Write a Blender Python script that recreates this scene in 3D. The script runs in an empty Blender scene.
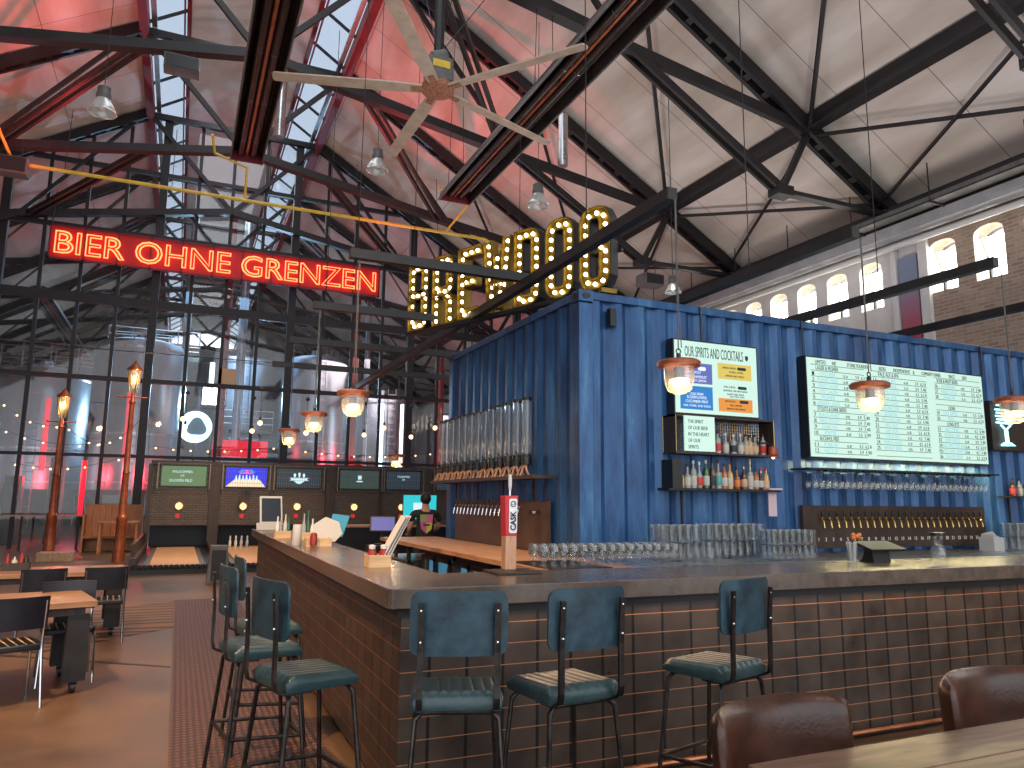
import bpy, bmesh, math, random
from mathutils import Vector, Matrix, Euler
random.seed(7)
S = bpy.context.scene
COL = S.collection
PI = math.pi
# ------------------------------------------------------------------ camera
yaw, pitch, roll, FPX = 0.41597562, 0.15559945, 0.01076924, 742.94
cy, sy = math.cos(yaw), math.sin(yaw)
fw = Vector((sy*math.cos(pitch), cy*math.cos(pitch), math.sin(pitch)))
rt = Vector((cy, -sy, 0)); up = rt.cross(fw)
c_, s_ = math.cos(roll), math.sin(roll)
r2 = rt*c_ + up*s_; u2 = up*c_ - rt*s_
cam = bpy.data.cameras.new('camera'); camo = bpy.data.objects.new('camera', cam); COL.objects.link(camo)
camo.matrix_world = Matrix(((r2.x, u2.x, -fw.x, 0), (r2.y, u2.y, -fw.y, 0), (r2.z, u2.z, -fw.z, 1.65), (0, 0, 0, 1)))
cam.sensor_width = 36; cam.sensor_fit = 'HORIZONTAL'; cam.lens = FPX*36/1024
cam.clip_start = .05; cam.clip_end = 300
S.camera = camo
S.view_settings.view_transform = 'Standard'; S.view_settings.look = 'None'
S.view_settings.exposure = 0.0; S.view_settings.gamma = 1
# ------------------------------------------------------------------ materials
def nm(name):
    m = bpy.data.materials.new(name); m.use_nodes = True
    nt = m.node_tree; return m, nt, nt.nodes['Principled BSDF']
def mat(name, col, rough=.5, metal=0., noise=0., nscale=6., bump=0., bscale=40., col2=None, coat=0., spec=.5):
    m, nt, b = nm(name)
    b.inputs['Base Color'].default_value = (*col, 1); b.inputs['Roughness'].default_value = rough
    b.inputs['Metallic'].default_value = metal; b.inputs['Coat Weight'].default_value = coat
    b.inputs['Specular IOR Level'].default_value = spec
    tc = nt.nodes.new('ShaderNodeTexCoord')
    if noise or col2:
        n = nt.nodes.new('ShaderNodeTexNoise'); n.inputs['Scale'].default_value = nscale; n.inputs['Detail'].default_value = 6
        n.inputs['Roughness'].default_value = .65
        nt.links.new(tc.outputs['Object'], n.inputs['Vector'])
        r = nt.nodes.new('ShaderNodeValToRGB')
        a = col2 if col2 else tuple(max(0, c*(1-noise)) for c in col)
        d = col if col2 else tuple(min(1, c*(1+noise)) for c in col)
        r.color_ramp.elements[0].color = (*a, 1); r.color_ramp.elements[1].color = (*d, 1)
        r.color_ramp.elements[0].position = .35; r.color_ramp.elements[1].position = .65
        nt.links.new(n.outputs['Fac'], r.inputs['Fac']); nt.links.new(r.outputs['Color'], b.inputs['Base Color'])
        mr = nt.nodes.new('ShaderNodeMapRange'); mr.inputs['To Min'].default_value = max(.03, rough-.08); mr.inputs['To Max'].default_value = min(1, rough+.1)
        nt.links.new(n.outputs['Fac'], mr.inputs['Value']); nt.links.new(mr.outputs['Result'], b.inputs['Roughness'])
    if bump:
        n2 = nt.nodes.new('ShaderNodeTexNoise'); n2.inputs['Scale'].default_value = bscale
        nt.links.new(tc.outputs['Object'], n2.inputs['Vector'])
        bp = nt.nodes.new('ShaderNodeBump'); bp.inputs['Strength'].default_value = bump; bp.inputs['Distance'].default_value = .01
        nt.links.new(n2.outputs['Fac'], bp.inputs['Height']); nt.links.new(bp.outputs['Normal'], b.inputs['Normal'])
    return m
def emi(name, col, st):
    m, nt, b = nm(name)
    b.inputs['Base Color'].default_value = (*[c*.3 for c in col], 1)
    b.inputs['Emission Color'].default_value = (*col, 1); b.inputs['Emission Strength'].default_value = st
    return m
def glass(name, tint=(.96, .98, .98), base=.04, edge=.55, rough=.03, diff=0.):
    m, nt, b = nm(name); nt.nodes.remove(b)
    out = nt.nodes['Material Output']
    t = nt.nodes.new('ShaderNodeBsdfTransparent'); t.inputs['Color'].default_value = (*tint, 1)
    g = nt.nodes.new('ShaderNodeBsdfGlossy'); g.inputs['Roughness'].default_value = rough
    lw = nt.nodes.new('ShaderNodeLayerWeight'); lw.inputs['Blend'].default_value = .35
    mr = nt.nodes.new('ShaderNodeMapRange'); mr.inputs['To Min'].default_value = base; mr.inputs['To Max'].default_value = edge
    mx = nt.nodes.new('ShaderNodeMixShader')
    nt.links.new(lw.outputs['Facing'], mr.inputs['Value']); nt.links.new(mr.outputs['Result'], mx.inputs['Fac'])
    nt.links.new(t.outputs[0], mx.inputs[1]); nt.links.new(g.outputs[0], mx.inputs[2])
    last = mx
    if diff:
        d = nt.nodes.new('ShaderNodeBsdfDiffuse'); d.inputs['Color'].default_value = (*tint, 1)
        m2 = nt.nodes.new('ShaderNodeMixShader'); m2.inputs['Fac'].default_value = diff
        nt.links.new(mx.outputs[0], m2.inputs[1]); nt.links.new(d.outputs[0], m2.inputs[2]); last = m2
    nt.links.new(last.outputs[0], out.inputs['Surface'])
    return m
def brickmat(name, c1, c2, mort, bw, bh, msize=.01, offset=.5, rough=.6, axes='YZ', bump=.4, mortar_metal=None, metal=0., noise=.25):
    m, nt, b = nm(name)
    tc = nt.nodes.new('ShaderNodeTexCoord'); sx = nt.nodes.new('ShaderNodeSeparateXYZ'); cb = nt.nodes.new('ShaderNodeCombineXYZ')
    nt.links.new(tc.outputs['Object'], sx.inputs[0])
    if axes == 'SUM':
        ad = nt.nodes.new('ShaderNodeMath'); nt.links.new(sx.outputs['X'], ad.inputs[0]); nt.links.new(sx.outputs['Y'], ad.inputs[1])
        nt.links.new(ad.outputs[0], cb.inputs['X']); nt.links.new(sx.outputs['Z'], cb.inputs['Y'])
    else:
        nt.links.new(sx.outputs[axes[0]], cb.inputs['X']); nt.links.new(sx.outputs[axes[1]], cb.inputs['Y'])
    br = nt.nodes.new('ShaderNodeTexBrick'); br.offset = offset
    br.inputs['Scale'].default_value = 1; br.inputs['Brick Width'].default_value = bw; br.inputs['Row Height'].default_value = bh
    br.inputs['Mortar Size'].default_value = msize; br.inputs['Mortar Smooth'].default_value = .1
    br.inputs['Color1'].default_value = (*c1, 1); br.inputs['Color2'].default_value = (*c2, 1); br.inputs['Mortar'].default_value = (*mort, 1)
    nt.links.new(cb.outputs[0], br.inputs['Vector'])
    n = nt.nodes.new('ShaderNodeTexNoise'); n.inputs['Scale'].default_value = 3; n.inputs['Detail'].default_value = 8
    nt.links.new(tc.outputs['Object'], n.inputs['Vector'])
    mr = nt.nodes.new('ShaderNodeMapRange'); mr.inputs['To Min'].default_value = 1-noise; mr.inputs['To Max'].default_value = 1+noise
    nt.links.new(n.outputs['Fac'], mr.inputs['Value'])
    mu = nt.nodes.new('ShaderNodeMix'); mu.data_type = 'RGBA'; mu.blend_type = 'MULTIPLY'; mu.inputs['Factor'].default_value = 1
    nt.links.new(br.outputs['Color'], mu.inputs[6]); nt.links.new(mr.outputs['Result'], mu.inputs[7])
    nt.links.new(mu.outputs[2], b.inputs['Base Color'])
    b.inputs['Roughness'].default_value = rough; b.inputs['Metallic'].default_value = metal
    if mortar_metal is not None:
        nt.links.new(br.outputs['Fac'], b.inputs['Metallic'])
        m3 = nt.nodes.new('ShaderNodeMapRange'); m3.inputs['To Min'].default_value = rough; m3.inputs['To Max'].default_value = .3
        nt.links.new(br.outputs['Fac'], m3.inputs['Value']); nt.links.new(m3.outputs['Result'], b.inputs['Roughness'])
    bp = nt.nodes.new('ShaderNodeBump'); bp.inputs['Strength'].default_value = bump; bp.inputs['Distance'].default_value = .01; bp.invert = True
    nt.links.new(br.outputs['Fac'], bp.inputs['Height']); nt.links.new(bp.outputs['Normal'], b.inputs['Normal'])
    return m
def woodmat(name, c1, c2, scale=2., rough=.45, axis='X', stretch=12):
    m, nt, b = nm(name)
    tc = nt.nodes.new('ShaderNodeTexCoord'); mp = nt.nodes.new('ShaderNodeMapping')
    sc = [stretch]*3; sc['XYZ'.index(axis)] = 1.2; mp.inputs['Scale'].default_value = sc
    n = nt.nodes.new('ShaderNodeTexNoise'); n.inputs['Scale'].default_value = scale; n.inputs['Detail'].default_value = 8; n.inputs['Distortion'].default_value = .6
    r = nt.nodes.new('ShaderNodeValToRGB'); r.color_ramp.elements[0].position = .3; r.color_ramp.elements[1].position = .7
    r.color_ramp.elements[0].color = (*c1, 1); r.color_ramp.elements[1].color = (*c2, 1)
    nt.links.new(tc.outputs['Object'], mp.inputs[0]); nt.links.new(mp.outputs[0], n.inputs['Vector'])
    nt.links.new(n.outputs['Fac'], r.inputs['Fac']); nt.links.new(r.outputs['Color'], b.inputs['Base Color'])
    bp = nt.nodes.new('ShaderNodeBump'); bp.inputs['Strength'].default_value = .2; bp.inputs['Distance'].default_value = .004
    nt.links.new(n.outputs['Fac'], bp.inputs['Height']); nt.links.new(bp.outputs['Normal'], b.inputs['Normal'])
    b.inputs['Roughness'].default_value = rough
    return m
M = {}
M['black_steel'] = mat('black painted steel', (.022, .02, .021), .5, .3, .3, 3)
M['roof_steel'] = mat('roof truss steel', (.016, .013, .015), .5, .2, .35, 1.5)
M['red_steel'] = mat('red painted steel', (.17, .012, .018), .5, .1, .25, 2)
M['bare_steel'] = mat('worn steel tube', (.2, .17, .15), .35, .9, .5, 9)
M['stool_steel'] = mat('dark stool frame', (.05, .042, .04), .38, .8, .5, 12)
M['chrome'] = mat('chrome', (.6, .6, .62), .15, 1.)
M['stainless'] = mat('brushed stainless', (.55, .56, .58), .28, 1., .12, 4)
M['tank_steel'] = mat('brewery tank steel', (.36, .4, .46), .3, 1., .15, .7)
M['blue'] = None
M['ceiling'] = None
M['plaster'] = mat('white plaster', (.62, .6, .58), .85, 0, .08, 2, .2, 30)
M['brick'] = brickmat('old brick', (.3, .19, .14), (.42, .3, .22), (.4, .34, .28), .25, .08, .012, .5, .85, 'YZ')
M['duct'] = mat('pale duct sheet', (.42, .43, .45), .5, .2, .15, 2)
M['reveal'] = mat('whitewashed reveal', (.75, .68, .55), .85, 0, .15, 5, .3, 20)
M['floor'] = None
M['tile'] = None
M['slab'] = mat('polished concrete worktop', (.14, .1, .075), .22, 0, .3, 5, .04, 60, col2=(.075, .055, .043))
M['wood_top'] = woodmat('oiled bar wood', (.3, .14, .07), (.5, .27, .15), 2, .35, 'Y')
M['table_wood'] = woodmat('brown table wood', (.24, .11, .05), (.4, .22, .12), 2, .32, 'X')
M['old_wood'] = woodmat('weathered table planks', (.06, .026, .015), (.27, .145, .088), 2.2, .38, 'X', 9)
M['light_wood'] = woodmat('pale wood', (.5, .3, .15), (.72, .5, .28), 3, .5, 'X')
M['lane'] = woodmat('lane maple', (.58, .33, .17), (.64, .38, .21), 1.2, .3, 'Y', 5)
M['dark_wood'] = woodmat('dark stained wood', (.02, .013, .01), (.055, .035, .026), 3, .5, 'Z')
M['orange_wood'] = woodmat('orange pine', (.3, .1, .035), (.5, .2, .07), 3, .5, 'Z')
M['ply'] = mat('teal stained plywood', (.028, .07, .095), .4, 0, 0, 9, .1, 40, col2=(.009, .024, .036))
M['vinyl'] = mat('teal vinyl', (.022, .05, .055), .3, 0, .25, 10, .15, 60)
M['vinyl_red_lit'] = mat('teal vinyl', (.06, .04, .045), .35, 0, .25, 10, .15, 60)  # red glow on the teal seats mixed into the colour
M['leather'] = mat('brown leather', (.05, .016, .008), .32, 0, .4, 5, .12, 70)
M['navy'] = mat('navy vinyl', (.006, .007, .014), .45, 0, .3, 8)
M['black'] = mat('black plastic', (.01, .01, .011), .4)
M['white'] = mat('white plastic', (.62, .62, .61), .5)
M['paper'] = mat('white paper', (.5, .48, .45), .8)
M['blue_paper'] = mat('blue printed card', (.03, .25, .4), .6)
M['pink'] = mat('pale pink cloth', (.6, .45, .5), .8)
M['rust'] = mat('copper painted lamp cap', (.32, .09, .045), .45, .5, .35, 20)
M['copper'] = mat('copper pipe', (.5, .2, .1), .3, 1., .25, 6)
M['post'] = mat('copper red lamp post', (.3, .07, .025), .4, .4, .35, 5)
M['gold'] = mat('mustard gold sheet', (.25, .15, .015), .4, .5, .15, 8)
M['brass'] = mat('brass', (.6, .42, .16), .25, 1.)
M['heater'] = mat('heater hood', (.045, .032, .028), .35, .7, .35, 3)
M['tube_dark'] = mat('burner tube', (.035, .025, .022), .35, .6, .3, 6)
M['fan'] = mat('aged fan blade', (.42, .33, .25), .5, 0, .15, 4)
M['fanhub'] = mat('rusty hub plate', (.3, .12, .06), .6, .2, .6, 30)
M['grey'] = mat('grey metal box', (.11, .105, .1), .5, .3, .2, 8)
M['bayglass'] = glass('frosted reflector', (.7, .74, .7), .25, .7, .2, .35)
M['yellow'] = mat('yellow gas pipe', (.6, .4, .04), .4, 0, .15, 4)
M['glass'] = glass('clear glass', (.97, .98, .98), .05, .5, .05, .015)
M['pane'] = glass('window pane', (.88, .9, .92), .06, .5, .02, .02)
M['jar'] = glass('ribbed lamp glass', (.98, .93, .84), .1, .6, .2, .2)
M['mesh_wire'] = mat('galvanised wire', (.2, .17, .14), .4, .7)
M['fascia'] = brickmat('brown wall tiles', (.075, .053, .04), (.1, .072, .055), (.035, .026, .02), .2, .07, .01, .5, .5, 'XZ')
M['mat_rubber'] = None
M['banner'] = None
M['skin'] = mat('skin', (.45, .24, .16), .6)
M['hair'] = mat('dark hair', (.01, .008, .007), .6, 0, .3, 60)
M['shirt'] = mat('black t-shirt', (.012, .013, .016), .85)
M['jeans'] = mat('dark jeans', (.02, .025, .04), .85)
M['ketchup'] = mat('ketchup red', (.25, .015, .01), .3)
M['red'] = mat('cask red', (.55, .02, .03), .4)
M['clipwood'] = woodmat('cask oak', (.45, .22, .12), (.62, .36, .22), 3, .4, 'Z')
M['white_ink'] = mat('white lettering', (.85, .85, .85), .6)
M['black_ink'] = mat('dark lettering', (.02, .03, .035), .7)
M['cork'] = mat('concrete planter', (.3, .2, .13), .8, 0, .3, 10)
M['green_box'] = mat('pale green cabinet', (.25, .27, .2), .6)
for k, c in dict(amber=(.35, .1, .02), green=(.02, .09, .03), clearb=(.3, .3, .28), brownb=(.07, .025, .01), redb=(.4, .03, .02), goldb=(.5, .32, .1)).items():
    M[k] = mat('bottle ' + k, c, .12, 0, coat=.5)
for k, c in dict(lab_white=(.5, .48, .42), lab_orange=(.7, .2, .04), lab_red=(.55, .05, .04), lab_tan=(.6, .38, .22), lab_black=(.03, .03, .03), lab_teal=(.1, .35, .35)).items():
    M[k] = mat('label ' + k, c, .6)
M['bulb'] = emi('warm bulb', (1., .86, .5), 7.)
M['bulb_soft'] = emi('warm filament bulb', (1., .62, .28), 4.)
M['jarbulb'] = emi('lantern bulb', (1., .7, .3), 5.)
M['neon'] = emi('red neon tube', (1., .22, .07), 3.2)
M['neon_glow'] = mat('sign board with red glow', (.5, .008, .012), .6)  # red glow of the neon put into the board colour
M['cyan'] = emi('cyan neon', (.45, .9, 1.), 2.2)
M['ring_light'] = emi('ring emblem light', (.62, .9, 1.), 2.4)
M['flood'] = emi('white floodlight', (.75, .9, 1.), 9.)
M['strip'] = emi('white glow', (.8, .95, 1.), 3.)
M['red_glow'] = emi('red glow', (1., .03, .07), .75)
M['tvblack'] = emi('dark screen', (.02, .035, .05), 1.)
M['tvgreen'] = emi('green screen', (.10, .2, .09), 1.)
M['tvdark'] = emi('dim teal screen', (.035, .06, .055), 1.)
M['tvblue'] = emi('blue screen', (.02, .03, .75), 1.)
M['tvmag'] = emi('magenta screen art', (.8, .12, .6), 1.)
M['tvcyan'] = emi('cyan screen art', (.05, .35, .7), 1.)
M['tvwhite'] = emi('white screen art', (.62, .85, .95), 1.)
M['tvcream'] = emi('cream screen art', (.85, .72, .5), 1.)
M['menu'] = emi('backlit menu', (.55, .78, .68), .95)
M['menu_blue'] = emi('backlit blue', (.015, .19, .52), .9)
M['menu_violet'] = emi('backlit violet', (.1, .13, .42), .9)
M['menu_yellow'] = emi('backlit yellow', (.66, .5, .1), .9)
M['menu_orange'] = emi('backlit orange', (.72, .27, .04), .9)
M['menu_ltblue'] = emi('light blue type', (.3, .6, .68), .9)
M['menu_white'] = emi('white type', (.75, .85, .9), .9)
M['posblue'] = emi('till screen', (.11, .11, .35), 1.)
M['poscyan'] = emi('cyan monitor', (.03, .55, .62), 1.)
M['fridge'] = emi('lit fridge interior', (.12, .42, .6), 1.)
M['disc'] = emi('round warm lamp', (1., .72, .32), 1.6)
M['redmark'] = emi('red exit glow', (.5, .02, .02), .9)
M['highbay'] = emi('lit bay lamp', (1., .95, .85), 4.)
M['lampflame'] = emi('street lamp glow', (1., .6, .2), 5.)

def special():
    # dark tiles with bright copper bed joints and dark upright joints
    m, nt, b = nm('dark tiles with copper joints'); tc = nt.nodes.new('ShaderNodeTexCoord'); sx = nt.nodes.new('ShaderNodeSeparateXYZ'); nt.links.new(tc.outputs['Object'], sx.inputs[0])
    def mth(op, a, b_=None):
        n = nt.nodes.new('ShaderNodeMath'); n.operation = op
        for i, q in enumerate((a, b_)):
            if q is None: continue
            if isinstance(q, (int, float)): n.inputs[i].default_value = q
            else: nt.links.new(q, n.inputs[i])
        return n.outputs[0]
    su = mth('ADD', sx.outputs['X'], sx.outputs['Y']); uu = mth('DIVIDE', su, .222); vv = mth('DIVIDE', sx.outputs['Z'], .1185)
    fu = mth('FRACT', uu); fv = mth('FRACT', vv); mu = mth('LESS_THAN', fu, .085); mv = mth('LESS_THAN', fv, .042)
    cb = nt.nodes.new('ShaderNodeCombineXYZ'); nt.links.new(mth('FLOOR', uu), cb.inputs[0]); nt.links.new(mth('FLOOR', vv), cb.inputs[1])
    wn = nt.nodes.new('ShaderNodeTexWhiteNoise'); wn.noise_dimensions = '2D'; nt.links.new(cb.outputs[0], wn.inputs['Vector'])
    n = nt.nodes.new('ShaderNodeTexNoise'); n.inputs['Scale'].default_value = 5; n.inputs['Detail'].default_value = 8; nt.links.new(tc.outputs['Object'], n.inputs['Vector'])
    sm = mth('ADD', mth('MULTIPLY', wn.outputs['Value'], .25), mth('MULTIPLY', n.outputs['Fac'], 1.))
    r = nt.nodes.new('ShaderNodeValToRGB'); r.color_ramp.elements[0].position = .3; r.color_ramp.elements[0].color = (.016, .011, .009, 1); r.color_ramp.elements[1].position = .85; r.color_ramp.elements[1].color = (.07, .046, .033, 1)
    nt.links.new(sm, r.inputs['Fac'])
    m1 = nt.nodes.new('ShaderNodeMix'); m1.data_type = 'RGBA'; nt.links.new(mu, m1.inputs['Factor']); nt.links.new(r.outputs['Color'], m1.inputs[6]); m1.inputs[7].default_value = (.003, .002, .002, 1)
    m2 = nt.nodes.new('ShaderNodeMix'); m2.data_type = 'RGBA'; nt.links.new(mv, m2.inputs['Factor']); nt.links.new(m1.outputs[2], m2.inputs[6]); m2.inputs[7].default_value = (.55, .24, .12, 1)
    nt.links.new(m2.outputs[2], b.inputs['Base Color']); nt.links.new(mth('MULTIPLY', mv, .8), b.inputs['Metallic'])
    nt.links.new(mth('ADD', mth('MULTIPLY', n.outputs['Fac'], .3), .2), b.inputs['Roughness'])
    bp = nt.nodes.new('ShaderNodeBump'); bp.inputs['Strength'].default_value = .5; bp.inputs['Distance'].default_value = .006; bp.invert = True
    nt.links.new(mth('MAXIMUM', mu, mv), bp.inputs['Height']); nt.links.new(bp.outputs['Normal'], b.inputs['Normal']); M['tile'] = m
    # blue container paint with wear
    m, nt, b = nm('worn blue container paint'); tc = nt.nodes.new('ShaderNodeTexCoord')
    mp = nt.nodes.new('ShaderNodeMapping'); mp.inputs['Scale'].default_value = (2.2, 2.2, .45)
    n = nt.nodes.new('ShaderNodeTexNoise'); n.inputs['Scale'].default_value = 2.; n.inputs['Detail'].default_value = 9; n.inputs['Roughness'].default_value = .7
    nt.links.new(tc.outputs['Object'], mp.inputs[0]); nt.links.new(mp.outputs[0], n.inputs['Vector'])
    r = nt.nodes.new('ShaderNodeValToRGB'); e = r.color_ramp.elements
    e[0].position = .34; e[0].color = (.012, .04, .12, 1); e[1].position = .56; e[1].color = (.027, .102, .25, 1)
    x = e.new(.7); x.color = (.075, .2, .34, 1)
    nt.links.new(n.outputs['Fac'], r.inputs['Fac'])
    n2 = nt.nodes.new('ShaderNodeTexNoise'); n2.inputs['Scale'].default_value = 26; n2.inputs['Detail'].default_value = 5
    nt.links.new(mp.outputs[0], n2.inputs['Vector'])
    r2_ = nt.nodes.new('ShaderNodeValToRGB'); r2_.color_ramp.elements[0].position = .7; r2_.color_ramp.elements[1].position = .74
    nt.links.new(n2.outputs['Fac'], r2_.inputs['Fac'])
    mx = nt.nodes.new('ShaderNodeMix'); mx.data_type = 'RGBA'
    nt.links.new(r2_.outputs['Color'], mx.inputs['Factor']); nt.links.new(r.outputs['Color'], mx.inputs[6]); mx.inputs[7].default_value = (.02, .025, .04, 1)
    nt.links.new(mx.outputs[2], b.inputs['Base Color']); b.inputs['Roughness'].default_value = .36; b.inputs['Metallic'].default_value = .25
    M['blue'] = m
    # ceiling boards
    m, nt, b = nm('painted ceiling boards'); tc = nt.nodes.new('ShaderNodeTexCoord'); sx = nt.nodes.new('ShaderNodeSeparateXYZ'); cb = nt.nodes.new('ShaderNodeCombineXYZ')
    nt.links.new(tc.outputs['Object'], sx.inputs[0]); nt.links.new(sx.outputs['X'], cb.inputs['X']); nt.links.new(sx.outputs['Y'], cb.inputs['Y'])
    br = nt.nodes.new('ShaderNodeTexBrick'); br.offset = 0; br.inputs['Scale'].default_value = 1
    br.inputs['Brick Width'].default_value = 4.2; br.inputs['Row Height'].default_value = 1.78; br.inputs['Mortar Size'].default_value = .012
    br.inputs['Color1'].default_value = (.68, .63, .57, 1); br.inputs['Color2'].default_value = (.75, .68, .64, 1); br.inputs['Mortar'].default_value = (.3, .28, .26, 1)
    nt.links.new(cb.outputs[0], br.inputs['Vector'])
    mp = nt.nodes.new('ShaderNodeMapping'); mp.inputs['Scale'].default_value = (.55, .13, 1)
    n = nt.nodes.new('ShaderNodeTexNoise'); n.inputs['Scale'].default_value = 1.6; n.inputs['Detail'].default_value = 5
    nt.links.new(tc.outputs['Object'], mp.inputs[0]); nt.links.new(mp.outputs[0], n.inputs['Vector'])
    r = nt.nodes.new('ShaderNodeValToRGB'); r.color_ramp.elements[0].position = .35; r.color_ramp.elements[1].position = .65
    r.color_ramp.elements[0].color = (.68, .63, .58, 1); r.color_ramp.elements[1].color = (1, .97, .97, 1)
    nt.links.new(n.outputs['Fac'], r.inputs['Fac'])
    mu = nt.nodes.new('ShaderNodeMix'); mu.data_type = 'RGBA'; mu.blend_type = 'MULTIPLY'; mu.inputs['Factor'].default_value = 1
    nt.links.new(br.outputs['Color'], mu.inputs[6]); nt.links.new(r.outputs['Color'], mu.inputs[7]); nt.links.new(mu.outputs[2], b.inputs['Base Color'])
    b.inputs['Roughness'].default_value = .9; M['ceiling'] = m
    # floor
    m, nt, b = nm('sealed brown concrete'); tc = nt.nodes.new('ShaderNodeTexCoord')
    n = nt.nodes.new('ShaderNodeTexNoise'); n.inputs['Scale'].default_value = .55; n.inputs['Detail'].default_value = 9; n.inputs['Roughness'].default_value = .62
    nt.links.new(tc.outputs['Object'], n.inputs['Vector'])
    r = nt.nodes.new('ShaderNodeValToRGB'); e = r.color_ramp.elements; e[0].position = .34; e[0].color = (.05, .028, .017, 1); e[1].position = .68; e[1].color = (.17, .092, .045, 1)
    x = e.new(.5); x.color = (.105, .058, .031, 1)
    nt.links.new(n.outputs['Fac'], r.inputs['Fac']); nt.links.new(r.outputs['Color'], b.inputs['Base Color'])
    mr = nt.nodes.new('ShaderNodeMapRange'); mr.inputs['To Min'].default_value = .32; mr.inputs['To Max'].default_value = .55
    nt.links.new(n.outputs['Fac'], mr.inputs['Value']); nt.links.new(mr.outputs['Result'], b.inputs['Roughness']); M['floor'] = m
    # rubber mat
    m, nt, b = nm('ribbed red brown rubber'); tc = nt.nodes.new('ShaderNodeTexCoord')
    w = nt.nodes.new('ShaderNodeTexWave'); w.bands_direction = 'X'; w.inputs['Scale'].default_value = 7.; w.inputs['Distortion'].default_value = 0
    w2 = nt.nodes.new('ShaderNodeTexWave'); w2.bands_direction = 'Y'; w2.inputs['Scale'].default_value = 5.
    nt.links.new(tc.outputs['Object'], w.inputs['Vector']); nt.links.new(tc.outputs['Object'], w2.inputs['Vector'])
    mm = nt.nodes.new('ShaderNodeMath'); mm.operation = 'MULTIPLY'; nt.links.new(w.outputs['Fac'], mm.inputs[0]); nt.links.new(w2.outputs['Fac'], mm.inputs[1])
    r = nt.nodes.new('ShaderNodeValToRGB'); r.color_ramp.elements[0].color = (.035, .013, .008, 1); r.color_ramp.elements[1].color = (.16, .065, .034, 1)
    nt.links.new(mm.outputs[0], r.inputs['Fac']); nt.links.new(r.outputs['Color'], b.inputs['Base Color'])
    bp = nt.nodes.new('ShaderNodeBump'); bp.inputs['Strength'].default_value = .6; bp.inputs['Distance'].default_value = .01
    nt.links.new(mm.outputs[0], bp.inputs['Height']); nt.links.new(bp.outputs['Normal'], b.inputs['Normal']); b.inputs['Roughness'].default_value = .5
    M['mat_rubber'] = m
    # patterned wood strip
    m, nt, b = nm('dark lined parquet'); tc = nt.nodes.new('ShaderNodeTexCoord')
    mp = nt.nodes.new('ShaderNodeMapping'); mp.inputs['Rotation'].default_value = (0, 0, .35); mp.inputs['Scale'].default_value = (.6, 4, 1)
    w = nt.nodes.new('ShaderNodeTexWave'); w.bands_direction = 'Y'; w.inputs['Scale'].default_value = .3; w.inputs['Distortion'].default_value = 6; w.inputs['Detail'].default_value = 2
    nt.links.new(tc.outputs['Object'], mp.inputs[0]); nt.links.new(mp.outputs[0], w.inputs['Vector'])
    r = nt.nodes.new('ShaderNodeValToRGB'); r.color_ramp.elements[0].position = .25; r.color_ramp.elements[0].color = (.012, .006, .004, 1); r.color_ramp.elements[1].position = .4; r.color_ramp.elements[1].color = (.16, .085, .045, 1)
    nt.links.new(w.outputs['Fac'], r.inputs['Fac']); nt.links.new(r.outputs['Color'], b.inputs['Base Color']); b.inputs['Roughness'].default_value = .4
    b.inputs['Roughness'].default_value = .6; M['parquet'] = m
    # banner: blue grey to red print
    m, nt, b = nm('blue to red printed banner'); tc = nt.nodes.new('ShaderNodeTexCoord'); sx = nt.nodes.new('ShaderNodeSeparateXYZ')
    nt.links.new(tc.outputs['Generated'], sx.inputs[0])
    r = nt.nodes.new('ShaderNodeValToRGB'); r.color_ramp.elements[0].position = .2; r.color_ramp.elements[0].color = (.5, .03, .05, 1); r.color_ramp.elements[1].position = .8; r.color_ramp.elements[1].color = (.2, .24, .34, 1)
    nt.links.new(sx.outputs['Z'], r.inputs['Fac']); nt.links.new(r.outputs['Color'], b.inputs['Base Color']); b.inputs['Roughness'].default_value = .3
    M['banner'] = m
special()
M['skyglass'] = glass('roof light glazing', (.32, .36, .42), .04, .3, .1, .1)

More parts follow.
